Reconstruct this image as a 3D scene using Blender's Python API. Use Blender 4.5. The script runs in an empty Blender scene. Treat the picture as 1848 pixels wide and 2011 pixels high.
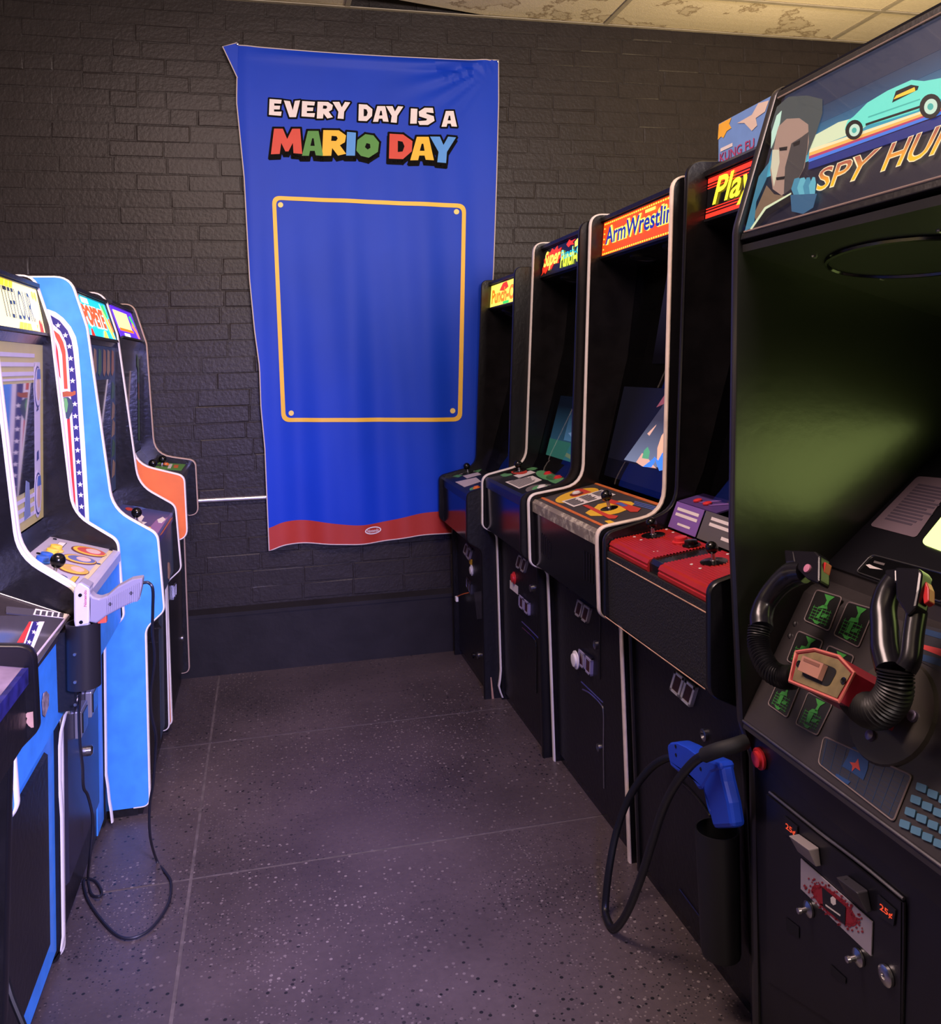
import bpy, bmesh, math, random
from mathutils import Vector, Matrix
from mathutils.geometry import tessellate_polygon
random.seed(7)
sc = bpy.context.scene
col = sc.collection

# ------------------------------------------------------------------ camera
FPX, CX, CY, CAMH = 1720.0, 924.0, 668.0, 1.40
yaw, pitch, roll = math.radians(13.4), math.radians(1.45), math.radians(1.47)
fwd = Vector((math.sin(yaw)*math.cos(pitch), math.cos(yaw)*math.cos(pitch), math.sin(pitch)))
rt0 = Vector((math.cos(yaw), -math.sin(yaw), 0)); dn0 = fwd.cross(rt0)
rt = math.cos(roll)*rt0 + math.sin(roll)*dn0
dn = -math.sin(roll)*rt0 + math.cos(roll)*dn0
CAM = Vector((0, 0, CAMH))
cd = bpy.data.cameras.new('camera'); cam = bpy.data.objects.new('camera', cd); col.objects.link(cam)
cam.matrix_world = Matrix(((rt.x, -dn.x, -fwd.x, 0), (rt.y, -dn.y, -fwd.y, 0), (rt.z, -dn.z, -fwd.z, CAMH), (0, 0, 0, 1)))
cd.sensor_fit = 'HORIZONTAL'; cd.sensor_width = 36.0; cd.lens = FPX/1848*36
cd.shift_x = (924.0-CX)/1848; cd.shift_y = -(1005.5-CY)/1848
cd.clip_start = 0.05
sc.camera = cam

# ------------------------------------------------------------------ world, lights, exposure
w = bpy.data.worlds.new('world'); sc.world = w; w.use_nodes = True
w.node_tree.nodes['Background'].inputs[0].default_value = (0.50, 0.42, 0.70, 1)
w.node_tree.nodes['Background'].inputs[1].default_value = 0.03
sc.view_settings.view_transform = 'Standard'; sc.view_settings.look = 'None'
sc.view_settings.gamma = 1.0; sc.view_settings.use_curve_mapping = False
sc.view_settings.exposure = 0.0
def light(name, kind, loc, target, color, power, size=0.5, size_y=None):
    l = bpy.data.lights.new(name, kind); l.color = color; l.energy = power
    if kind == 'AREA':
        l.shape = 'RECTANGLE' if size_y else 'SQUARE'; l.size = size
        if size_y: l.size_y = size_y
    else: l.shadow_soft_size = size
    o = bpy.data.objects.new(name, l); col.objects.link(o); o.location = loc
    d = Vector(target)-Vector(loc)
    o.rotation_euler = d.to_track_quat('-Z', 'Y').to_euler()
    return o
light('room_fill', 'AREA', (1.5, -1.7, 2.35), (0.45, 4.2, 1.9), (1.0, 0.82, 0.77), 215, 1.6, 0.8)  # fill light added behind the camera, in place of unseen room lamps
light('overhead_fixture', 'AREA', (-0.25, 1.75, 3.09), (-0.1, 2.1, 0.0), (1.0, 0.72, 0.66), 72, 1.2, 0.6)
light('ceiling_uplight_fill', 'AREA', (2.55, 2.9, 1.9), (2.55, 3.0, 3.0), (1.0, 0.72, 0.38), 26, 0.5, 0.5)  # added unseen uplight behind the right row, only to brighten the ceiling
pn = light('purple_neon', 'SPOT', (0.45, 0.2, 1.55), (-0.55, 2.45, 0.35), (0.27, 0.26, 1.0), 430, 0.12)
pn.data.spot_size = math.radians(74); pn.data.spot_blend = 0.8

# ------------------------------------------------------------------ measuring: photo pixel -> point on a known plane
def ray(x, y): return fwd + rt*((x-CX)/FPX) + dn*((y-CY)/FPX)
def at(p, plane):
    d = ray(*p); p0, n = plane
    return CAM + d*((p0-CAM).dot(n)/d.dot(n))
def PX(v): return (Vector((v, 0, 0)), Vector((-1, 0, 0)))
def PXl(v): return (Vector((v, 0, 0)), Vector((1, 0, 0)))
def PY(v): return (Vector((0, v, 0)), Vector((0, -1, 0)))
def PZ(v): return (Vector((0, 0, v)), Vector((0, 0, 1)))
def XZ(a, b, side):   # plane holding the line a-b (x,z) and the y axis; normal turned to the player
    t = Vector((b[0]-a[0], 0, b[1]-a[1])).normalized(); n = Vector((t.z, 0, -t.x))
    if n.x*side < 0: n = -n
    return (Vector((a[0], 0, a[1])), n)
def Z(pts, sc_, ox, oy): return [(ox+x/sc_, oy+y/sc_) for x, y in pts]

# ------------------------------------------------------------------ materials
MATS = {}
def mat(name, c=(0.5, 0.5, 0.5), rough=0.5, metal=0.0, emit=0.0, noise=0.0, nscale=20, bump=0.0, bscale=60, spec=0.5, coat=0.0, stretch=None, ecol=None):
    if name in MATS: return MATS[name]
    m = bpy.data.materials.new(name); m.use_nodes = True; MATS[name] = m
    nt = m.node_tree; b = nt.nodes['Principled BSDF']
    b.inputs['Base Color'].default_value = (*c, 1); b.inputs['Roughness'].default_value = rough
    b.inputs['Metallic'].default_value = metal; b.inputs['Specular IOR Level'].default_value = spec
    b.inputs['Coat Weight'].default_value = coat; b.inputs['Coat Roughness'].default_value = 0.08
    tc = nt.nodes.new('ShaderNodeTexCoord'); mp = nt.nodes.new('ShaderNodeMapping')
    nt.links.new(tc.outputs['Object'], mp.inputs[0])
    if stretch: mp.inputs['Scale'].default_value = stretch
    n1 = nt.nodes.new('ShaderNodeTexNoise'); n1.inputs['Scale'].default_value = nscale; n1.inputs['Detail'].default_value = 5
    nt.links.new(mp.outputs[0], n1.inputs[0])
    a = max(noise, 0.03)
    rp = nt.nodes.new('ShaderNodeValToRGB')
    rp.color_ramp.elements[0].position = 0.3; rp.color_ramp.elements[1].position = 0.7
    rp.color_ramp.elements[0].color = tuple(max(0, v*(1-a)) for v in c)+(1,)
    rp.color_ramp.elements[1].color = tuple(min(1, v*(1+a)) for v in c)+(1,)
    nt.links.new(n1.outputs[0], rp.inputs[0]); nt.links.new(rp.outputs[0], b.inputs['Base Color'])
    if emit:
        b.inputs['Emission Strength'].default_value = emit
        if ecol: b.inputs['Emission Color'].default_value = (*ecol, 1)
        else: nt.links.new(rp.outputs[0], b.inputs['Emission Color'])
    if bump:
        n2 = nt.nodes.new('ShaderNodeTexNoise'); n2.inputs['Scale'].default_value = bscale; n2.inputs['Detail'].default_value = 4
        nt.links.new(mp.outputs[0], n2.inputs[0])
        bp = nt.nodes.new('ShaderNodeBump'); bp.inputs['Strength'].default_value = bump; bp.inputs['Distance'].default_value = 0.004
        nt.links.new(n2.outputs[0], bp.inputs['Height']); nt.links.new(bp.outputs[0], b.inputs['Normal'])
    return m
def wear(name, c, c2, rough, amount=0.62, scale=14, bump=0.15, coat=0.0):
    """plain laminate with sparse scuffs of a second colour"""
    m = mat(name, c, rough, noise=0.12, bump=bump, coat=coat)
    nt = m.node_tree; b = nt.nodes['Principled BSDF']
    src = b.inputs['Base Color'].links[0].from_socket
    n = nt.nodes.new('ShaderNodeTexNoise'); n.inputs['Scale'].default_value = scale; n.inputs['Detail'].default_value = 9; n.inputs['Roughness'].default_value = 0.7
    tc = nt.nodes.new('ShaderNodeTexCoord'); nt.links.new(tc.outputs['Object'], n.inputs[0])
    r = nt.nodes.new('ShaderNodeValToRGB'); r.color_ramp.elements[0].position = amount; r.color_ramp.elements[1].position = amount+0.09
    nt.links.new(n.outputs[0], r.inputs[0])
    mx = nt.nodes.new('ShaderNodeMix'); mx.data_type = 'RGBA'
    nt.links.new(r.outputs[0], mx.inputs[0]); nt.links.new(src, mx.inputs[6]); mx.inputs[7].default_value = (*c2, 1)
    nt.links.new(mx.outputs[2], b.inputs['Base Color'])
    return m
def glass(name, tint=(0.45, 0.45, 0.5), refl=1.0):
    if name in MATS: return MATS[name]
    m = bpy.data.materials.new(name); m.use_nodes = True; MATS[name] = m
    nt = m.node_tree; nt.nodes.clear()
    o = nt.nodes.new('ShaderNodeOutputMaterial'); mx = nt.nodes.new('ShaderNodeMixShader')
    t = nt.nodes.new('ShaderNodeBsdfTransparent'); t.inputs[0].default_value = (*tint, 1)
    g = nt.nodes.new('ShaderNodeBsdfGlossy'); g.inputs['Roughness'].default_value = 0.03; g.inputs[0].default_value = (refl, refl, refl, 1)
    fr = nt.nodes.new('ShaderNodeFresnel'); fr.inputs[0].default_value = 1.5
    ge = nt.nodes.new('ShaderNodeNewGeometry'); iv = nt.nodes.new('ShaderNodeMath'); iv.operation = 'SUBTRACT'; iv.inputs[0].default_value = 1.0
    mu = nt.nodes.new('ShaderNodeMath'); mu.operation = 'MULTIPLY'   # only the outer face reflects
    nt.links.new(ge.outputs['Backfacing'], iv.inputs[1]); nt.links.new(fr.outputs[0], mu.inputs[0]); nt.links.new(iv.outputs[0], mu.inputs[1])
    nt.links.new(mu.outputs[0], mx.inputs[0]); nt.links.new(t.outputs[0], mx.inputs[1]); nt.links.new(g.outputs[0], mx.inputs[2])
    nt.links.new(mx.outputs[0], o.inputs[0]); return m

black = wear('black_laminate', (0.0055, 0.005, 0.0065), (0.03, 0.027, 0.03), 0.38, 0.70, 9, 0.25)
black_in = mat('black_interior', (0.0075, 0.0068, 0.0075), 0.26, noise=0.3, bump=0.2)
black_gloss = mat('black_gloss', (0.004, 0.0038, 0.005), 0.16, noise=0.2, spec=0.6, bump=0.04, bscale=6)
black_rub = mat('black_rubber', (0.005, 0.005, 0.006), 0.42)
black_pl = mat('black_plastic', (0.004, 0.004, 0.0045), 0.18)
black_tx = mat('black_carpet_board', (0.008, 0.0075, 0.008), 0.62, noise=0.5, nscale=150, bump=1.0, bscale=220)
blue = wear('sky_blue_laminate', (0.045, 0.26, 0.80), (0.04, 0.22, 0.68), 0.42, 0.72, 7, 0.05)
dkblue = wear('grey_blue_laminate', (0.04, 0.065, 0.11), (0.05, 0.05, 0.06), 0.45, 0.7, 10, 0.1)
orange = mat('orange_laminate', (0.66, 0.14, 0.02), 0.45, noise=0.06)
whitem = mat('white_molding', (0.80, 0.74, 0.70), 0.38, noise=0.06)
whiteworn = wear('white_molding_worn', (0.74, 0.62, 0.52), (0.25, 0.17, 0.12), 0.45, 0.66, 22)
blackm = mat('black_molding', (0.006, 0.0055, 0.007), 0.30)
orangem = mat('orange_molding', (0.75, 0.30, 0.14), 0.4)
chrome = mat('steel', (0.55, 0.54, 0.55), 0.28, 1.0, noise=0.15, bump=0.1)
brushed = mat('brushed_steel', (0.34, 0.33, 0.35), 0.34, 1.0, noise=0.2)
white = mat('white_plastic', (0.78, 0.75, 0.74), 0.4)
paper = mat('paper', (0.72, 0.66, 0.64), 0.7)
ink = mat('ink', (0.05, 0.045, 0.06), 0.6)
redp = mat('red_plastic', (0.62, 0.03, 0.035), 0.3)
yellowp = mat('yellow_plastic', (0.85, 0.55, 0.06), 0.3)
bluep = mat('blue_plastic', (0.03, 0.12, 0.5), 0.3)
wood = mat('bare_wood', (0.45, 0.26, 0.17), 0.8, noise=0.3)

# ------------------------------------------------------------------ mesh builder
class MB:
    def __init__(s): s.v = []; s.f = []; s.m = []
    def add(s, vs, fs, mi=0):
        o = len(s.v); s.v += [Vector(x) for x in vs]
        for f in fs: s.f.append([i+o for i in f]); s.m.append(mi)
        return s
    def box(s, x0, x1, y0, y1, z0, z1, mi=0):
        vs = [(x, y, z) for x in (x0, x1) for y in (y0, y1) for z in (z0, z1)]
        return s.add(vs, [(0, 1, 3, 2), (4, 6, 7, 5), (0, 4, 5, 1), (2, 3, 7, 6), (0, 2, 6, 4), (1, 5, 7, 3)], mi)
    def hexa(s, a, b):   # two matching loops of 3D points
        n = len(a)
        return s.loops(a, b)
    def loops(s, a, b, mi=0, mi_a=None, mi_b=None):
        n = len(a); o = len(s.v); s.v += [Vector(x) for x in a]+[Vector(x) for x in b]
        for t in tessellate_polygon([[Vector(x) for x in a]]): s.f.append([i+o for i in t]); s.m.append(mi if mi_a is None else mi_a)
        for t in tessellate_polygon([[Vector(x) for x in b]]): s.f.append([i+o+n for i in reversed(t)]); s.m.append(mi if mi_b is None else mi_b)
        for i in range(n):
            j = (i+1) % n; s.f.append([o+i, o+j, o+n+j, o+n+i]); s.m.append(mi)
        return s
    def prism(s, pts3, n, t, base=0.0, mi=0):
        n = Vector(n)
        return s.loops([Vector(p)+n*(base+t) for p in pts3], [Vector(p)+n*base for p in pts3], mi)
    def disc(s, c, n, r, t, r2=None, seg=20, mi=0):
        n = Vector(n).normalized(); u = n.orthogonal().normalized(); v = n.cross(u); c = Vector(c); r2 = r if r2 is None else r2
        A = [c+(u*math.cos(k*math.tau/seg)+v*math.sin(k*math.tau/seg))*r for k in range(seg)]
        B = [c+n*t+(u*math.cos(k*math.tau/seg)+v*math.sin(k*math.tau/seg))*r2 for k in range(seg)]
        return s.loops(A, B, mi)
    def lathe(s, c, n, prof, seg=20):   # prof: (r, height) list
        n = Vector(n).normalized(); u = n.orthogonal().normalized(); v = n.cross(u); c = Vector(c); o = len(s.v)
        for r, h in prof:
            for k in range(seg):
                a = k*math.tau/seg; s.v.append(c+n*h+(u*math.cos(a)+v*math.sin(a))*r)
        for i in range(len(prof)-1):
            for k in range(seg):
                j = (k+1) % seg; s.f.append([o+i*seg+k, o+i*seg+j, o+(i+1)*seg+j, o+(i+1)*seg+k]); s.m.append(0)
        s.f.append([o+k for k in range(seg)]); s.m.append(0)
        s.f.append([o+(len(prof)-1)*seg+k for k in reversed(range(seg))]); s.m.append(0)
        return s
    def tube(s, pts, r, seg=10, caps=True):
        pts = [Vector(p) for p in pts]; N = len(pts); rs = r if isinstance(r, (list, tuple)) else [r]*N
        o = len(s.v); u = None
        for i, p in enumerate(pts):
            t = (pts[min(i+1, N-1)]-pts[max(i-1, 0)]).normalized()
            u = (t.orthogonal() if u is None else u-t*u.dot(t)).normalized(); v = t.cross(u)
            for k in range(seg):
                a = k*math.tau/seg; s.v.append(p+(u*math.cos(a)+v*math.sin(a))*rs[i])
        for i in range(N-1):
            for k in range(seg):
                j = (k+1) % seg; s.f.append([o+i*seg+k, o+i*seg+j, o+(i+1)*seg+j, o+(i+1)*seg+k]); s.m.append(0)
        if caps:
            s.f.append([o+k for k in range(seg)]); s.m.append(0); s.f.append([o+(N-1)*seg+k for k in range(seg)]); s.m.append(0)
        return s
    def sphere(s, c, r, seg=18, rings=10):
        return s.lathe(Vector(c)-Vector((0, 0, 0)), (0, 0, 1), [(max(1e-4, r*math.sin(i*math.pi/rings)), -r*math.cos(i*math.pi/rings)) for i in range(rings+1)], seg)

def finish(o, label=None, cat=None, group=None, kind=None):
    if label: o['label'] = label
    if cat: o['category'] = cat
    if group: o['group'] = group
    if kind: o['kind'] = kind
    return o
def thing(name, label, cat, loc, group=None):
    o = bpy.data.objects.new(name, None); col.objects.link(o); o.location = loc; o.empty_display_size = 0.1
    return finish(o, label, cat, group)
def origin(o):
    v = Vector((0, 0, 0))
    while o is not None: v += o.location; o = o.parent
    return v
def build(name, mb, mats, parent=None, label=None, smooth=False, loc=None, bevel=0.0):
    if not isinstance(mats, (list, tuple)): mats = [mats]
    off = origin(parent) if parent else Vector(loc if loc else (0, 0, 0))
    me = bpy.data.meshes.new(name); me.from_pydata([tuple(v-off) for v in mb.v], [], mb.f)
    for m in mats: me.materials.append(m)
    for p, mi in zip(me.polygons, mb.m): p.material_index = mi
    bm = bmesh.new(); bm.from_mesh(me); bmesh.ops.recalc_face_normals(bm, faces=bm.faces); bm.to_mesh(me); bm.free()
    if smooth:
        for p in me.polygons: p.use_smooth = True
        try: me.set_sharp_from_angle(angle=math.radians(40))
        except Exception: pass
    o = bpy.data.objects.new(name, me); col.objects.link(o)
    if parent: o.parent = parent
    else: o.location = off
    if label: o['label'] = label
    if bevel:
        md = o.modifiers.new('bevel', 'BEVEL'); md.width = bevel; md.segments = 2; md.limit_method = 'ANGLE'
    return o
def catmull(pts, n=8):
    pts = [Vector(p) for p in pts]; out = []
    P = [pts[0]*2-pts[1]]+pts+[pts[-1]*2-pts[-2]]
    for i in range(1, len(P)-2):
        for k in range(n):
            t = k/n; a, b, c, d = P[i-1:i+3]
            out.append(0.5*((2*b)+(c-a)*t+(2*a-5*b+4*c-d)*t*t+(3*b-a-3*c+d)*t**3))
    out.append(pts[-1]); return out
def fillet(poly, closed=False):
    """poly: (x, z, radius) -> rounded (x, z) list"""
    out = []; N = len(poly)
    for i, (x, z, r) in enumerate(poly):
        if r == 0 or (not closed and i in (0, N-1)): out.append((x, z)); continue
        p = Vector((x, z)); a = Vector(poly[i-1][:2]); b = Vector(poly[(i+1) % N][:2])
        da, db = (a-p).normalized(), (b-p).normalized(); ang = da.angle(db)
        d = min(r/math.tan(ang/2), (a-p).length*0.49, (b-p).length*0.49)
        p0, p1 = p+da*d, p+db*d
        for k in range(7):
            t = k/6; q = p0*(1-t)**2+p*2*t*(1-t)+p1*t*t; out.append((q.x, q.y))
    return out
CLAMP = None
def clampy(pts, plane):
    if CLAMP and abs(plane[1].y) < 0.5:
        for p in pts: p.y = min(max(p.y, CLAMP[0]), CLAMP[1])
    return pts
def decal(name, pix, plane, m, parent, off=0.0006, t=0.0008, label=None):
    pts = clampy([at(p, plane) for p in pix], plane)
    return build(name, MB().prism(pts, plane[1], t, off), m, parent, label)
def ellipse_px(cx, cy, a, b, rot=0, n=24):
    c, s = math.cos(math.radians(rot)), math.sin(math.radians(rot))
    return [(cx+a*math.cos(k*math.tau/n)*c-b*math.sin(k*math.tau/n)*s, cy+a*math.cos(k*math.tau/n)*s+b*math.sin(k*math.tau/n)*c) for k in range(n)]
def star(cx, cy, r, rot=0, k=0.42):
    return [(cx+(r if i % 2 == 0 else r*k)*math.sin(i*math.pi/5+rot), cy-(r if i % 2 == 0 else r*k)*math.cos(i*math.pi/5+rot)) for i in range(10)]
def text_faces(s, bold=0.0, shear=0.0):
    cu = bpy.data.curves.new('t', 'FONT'); cu.body = s; cu.offset = bold; cu.shear = shear; cu.resolution_u = 3
    o = bpy.data.objects.new('t', cu); me = bpy.data.meshes.new_from_object(o)
    vs = [(v.co.x, v.co.y) for v in me.vertices]; fs = [list(p.vertices) for p in me.polygons]
    bpy.data.meshes.remove(me); bpy.data.objects.remove(o); bpy.data.curves.remove(cu)
    x0, x1 = min(v[0] for v in vs), max(v[0] for v in vs); y0, y1 = min(v[1] for v in vs), max(v[1] for v in vs)
    return vs, fs, (x0, x1, y0, y1)
class Quad:
    """flat board: origin at lower left as the viewer sees it, metric u (to the right) and v (up)"""
    def __init__(s, ll, lr, ul):
        s.o = Vector(ll); s.W = (Vector(lr)-s.o).length; s.H = (Vector(ul)-s.o).length
        s.u = (Vector(lr)-s.o)/s.W; s.v = (Vector(ul)-s.o)/s.H; s.n = s.u.cross(s.v).normalized()
    def pt(s, a, b, off=0): return s.o+s.u*(a*s.W)+s.v*(b*s.H)+s.n*off
    def plane(s): return (s.o, s.n)
    def text(s, name, txt, a0, a1, b0, b1, m, parent, off=0.002, bold=0.0, shear=0.0, grow=0.0):
        vs, fs, (x0, x1, y0, y1) = text_faces(txt, bold, shear)
        mb = MB(); mb.add([s.pt(a0+(a1-a0)*(x-x0)/(x1-x0), b0+(b1-b0)*(y-y0)/(y1-y0), off) for x, y in vs], fs)
        return build(name, mb, m, parent)
    def poly(s, name, uv, m, parent, off=0.001, t=0.0006):
        return build(name, MB().prism([s.pt(a, b) for a, b in uv], s.n, t, off), m, parent)
def rect(a0, a1, b0, b1): return [(a0, b0), (a1, b0), (a1, b1), (a0, b1)]

# ------------------------------------------------------------------ the room
YW = 4.235; ZC = 3.14
def floor_mat():
    m = mat('terrazzo', (0.064, 0.049, 0.051), 0.42, noise=0.30, nscale=2.2, bump=0.12, bscale=40)
    nt = m.node_tree; b = nt.nodes['Principled BSDF']; src = b.inputs['Base Color'].links[0].from_socket
    geo = nt.nodes.new('ShaderNodeNewGeometry')
    n0 = nt.nodes.new('ShaderNodeTexNoise'); n0.inputs['Scale'].default_value = 55; n0.inputs['Detail'].default_value = 6
    nt.links.new(geo.outputs['Position'], n0.inputs[0])
    r0 = nt.nodes.new('ShaderNodeValToRGB'); r0.color_ramp.elements[0].color = (0.78, 0.78, 0.78, 1); r0.color_ramp.elements[1].color = (1.2, 1.18, 1.18, 1)
    nt.links.new(n0.outputs[0], r0.inputs[0])
    mm = nt.nodes.new('ShaderNodeMix'); mm.data_type = 'RGBA'; mm.blend_type = 'MULTIPLY'; mm.inputs[0].default_value = 1
    nt.links.new(src, mm.inputs[6]); nt.links.new(r0.outputs[0], mm.inputs[7]); src = mm.outputs[2]
    for scale, thr, sel, colr in ((58, 0.0040, 0.34, (0.21, 0.175, 0.165)), (54, 0.0044, 0.34, (0.008, 0.008, 0.009)), (115, 0.0023, 0.38, (0.15, 0.12, 0.115)), (108, 0.0023, 0.40, (0.01, 0.01, 0.011))):
        v = nt.nodes.new('ShaderNodeTexVoronoi'); v.inputs['Scale'].default_value = scale; v.voronoi_dimensions = '3D'
        mp = nt.nodes.new('ShaderNodeMapping'); mp.inputs['Location'].default_value = (scale*0.37, scale*0.11, 0.013)
        nt.links.new(geo.outputs['Position'], mp.inputs[0]); nt.links.new(mp.outputs[0], v.inputs[0])
        lt = nt.nodes.new('ShaderNodeMath'); lt.operation = 'LESS_THAN'; lt.inputs[1].default_value = thr*scale
        nt.links.new(v.outputs['Distance'], lt.inputs[0])
        sp = nt.nodes.new('ShaderNodeSeparateColor'); nt.links.new(v.outputs['Color'], sp.inputs[0])
        l2 = nt.nodes.new('ShaderNodeMath'); l2.operation = 'LESS_THAN'; l2.inputs[1].default_value = sel
        nt.links.new(sp.outputs[0], l2.inputs[0])
        mu = nt.nodes.new('ShaderNodeMath'); mu.operation = 'MULTIPLY'; nt.links.new(lt.outputs[0], mu.inputs[0]); nt.links.new(l2.outputs[0], mu.inputs[1])
        # chips fade in patches where the floor is worn through
        nw = nt.nodes.new('ShaderNodeTexNoise'); nw.inputs['Scale'].default_value = 1.6; nw.inputs['Detail'].default_value = 3
        nt.links.new(mp.outputs[0], nw.inputs[0])
        rw = nt.nodes.new('ShaderNodeValToRGB'); rw.color_ramp.elements[0].position = 0.40; rw.color_ramp.elements[1].position = 0.56
        nt.links.new(nw.outputs[0], rw.inputs[0])
        m2 = nt.nodes.new('ShaderNodeMath'); m2.operation = 'MULTIPLY'; nt.links.new(mu.outputs[0], m2.inputs[0]); nt.links.new(rw.outputs[0], m2.inputs[1])
        mx = nt.nodes.new('ShaderNodeMix'); mx.data_type = 'RGBA'
        nt.links.new(m2.outputs[0], mx.inputs[0]); nt.links.new(src, mx.inputs[6]); mx.inputs[7].default_value = (*colr, 1); src = mx.outputs[2]
    nt.links.new(src, b.inputs['Base Color'])
    return m
X0, X1, Y0 = -1.75, 4.3, -3.4
terr = floor_mat(); grout = mat('joint_filler', (0.092, 0.074, 0.073), 0.7, noise=0.35, nscale=30)
fl = build('floor', MB().box(X0-0.1, X1+0.1, Y0-0.1, YW+0.1, -0.12, -0.0012), grout, None); finish(fl, 'grey speckled terrazzo floor with thin slab joints', 'floor', kind='structure')
xs = [X0-0.1, -0.218, 1.9, X1+0.1]; ys = [Y0-0.1, -2.0, -0.85, 0.35, 1.47, 2.565, 3.46, YW+0.1]
for i in range(len(xs)-1):
    for j in range(len(ys)-1):
        build('floor_slab', MB().box(xs[i]+0.0045, xs[i+1]-0.0045, ys[j]+0.0045, ys[j+1]-0.0045, -0.1, 0.0), terr, fl)
# back wall: painted brick
brickm = wear('charcoal_painted_brick', (0.0225, 0.0182, 0.0178), (0.20, 0.16, 0.14), 0.42, 0.775, 17, 0.45)
mort = wear('charcoal_painted_mortar', (0.0195, 0.0158, 0.0155), (0.22, 0.18, 0.16), 0.5, 0.71, 30, 0.6)
LEDGE = 0.285
for m_ in (brickm, mort): m_.node_tree.nodes['Principled BSDF'].inputs['Specular IOR Level'].default_value = 0.28
wb = build('wall_back', MB().box(X0-0.2, X1+0.2, YW+0.0010, YW+0.2, 0, ZC+0.35), mort, None); finish(wb, 'charcoal painted brick wall behind the blue banner', 'wall', kind='structure')
ch, bl = 0.0768, 0.236
def hidden(x, z):
    d = Vector((x, YW, z))-CAM; k = d.dot(fwd); px, py = CX+FPX*d.dot(rt)/k, CY+FPX*d.dot(dn)/k
    if not (-40 < px < 1890 and -30 < py < 1300): return True
    if -0.03 < x < 1.1 and 0.6 < z < 2.88: return True
    if x > 1.0 and py > 560: return True
    if px > 1300 and py > 480-0.47*(px-1250): return True
    if px < 210 and py > 620: return True
    return False
cands, rest = [], []
row = 0; z = LEDGE+0.02
while z < ZC+0.1:
    x = X0-0.2-(row % 2)*bl*0.5+random.uniform(-0.02, 0.02)
    while x < X1+0.2:
        L = bl*random.choice([1, 1, 1, 1, 0.97, 1.03, 1, 0.52])
        dat = (x+0.0025, x+L-0.0025, z+0.0025+random.uniform(-.003, .002), z+ch-0.0025+random.uniform(-.002, .003), random.uniform(-0.0004, 0.0020))
        (rest if hidden(x+L/2, z+ch/2) else cands).append(dat); x += L
    z += ch; row += 1
random.shuffle(cands); rest += cands[300:]
def brick_mb(mb, d):
    x0, x1, z0, z1, pr = d; c = 0.0026; y0, y1 = YW-pr, YW+0.02
    j = lambda: random.uniform(-0.0022, 0.0022)
    o = [(x0, y1, z0), (x1, y1, z0), (x1, y1, z1), (x0, y1, z1)]
    a = [(x0+j(), y0+c, z0+j()), (x1+j(), y0+c, z0+j()), (x1+j(), y0+c, z1+j()), (x0+j(), y0+c, z1+j())]
    b = [(x0+c*1.3+j(), y0+j()*.3, z0+c+j()), (x1-c*1.3+j(), y0+j()*.3, z0+c+j()), (x1-c*1.3+j(), y0+j()*.3, z1-c+j()), (x0+c*1.3+j(), y0+j()*.3, z1-c+j())]
    q = lambda p: [(p, p+1, p+5, p+4), (p+1, p+2, p+6, p+5), (p+2, p+3, p+7, p+6), (p+3, p, p+4, p+7)]
    mb.add(o+a+b, q(0)+q(4)+[(8, 9, 10, 11)])
for d in cands[:300]:
    mb = MB(); brick_mb(mb, d); build('brick', mb, brickm, wb)
mb = MB()
for d in rest: brick_mb(mb, d)
o = build('brick_field', mb, brickm, wb); o['kind'] = 'stuff'
plas = mat('charcoal_painted_plaster', (0.0145, 0.0125, 0.0145), 0.5, spec=0.25, noise=0.25, nscale=6, bump=0.5, bscale=14)
t1 = build('trim_1', MB().box(X0-0.2, X1+0.2, YW-0.030, YW+0.01, 0.0, LEDGE-0.02), plas, None); finish(t1, 'smooth dark painted plaster dado at the foot of the brick wall', 'wall trim', kind='structure')
build('dado_cap', MB().loops([(X0-0.2, YW-0.036, LEDGE-0.02), (X0-0.2, YW-0.036, LEDGE-0.004), (X0-0.2, YW-0.002, LEDGE+0.014), (X0-0.2, YW+0.01, LEDGE-0.02)],
      [(X1+0.2, YW-0.036, LEDGE-0.02), (X1+0.2, YW-0.036, LEDGE-0.004), (X1+0.2, YW-0.002, LEDGE+0.014), (X1+0.2, YW+0.01, LEDGE-0.02)]), plas, t1)
dark = mat('charcoal_wall_paint', (0.03, 0.027, 0.03), 0.6, noise=0.2, bump=0.4)
for nm, b_ in (('wall_left', (X0-0.15, X0, Y0, YW)), ('wall_right', (X1, X1+0.15, Y0, YW)), ('wall_front', (X0, X1, Y0-0.15, Y0))):
    o = build(nm, MB().box(*b_, 0, ZC+0.3), dark); finish(o, 'dark painted %s wall of the arcade room' % nm.split('_')[1], 'wall', kind='structure')
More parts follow.
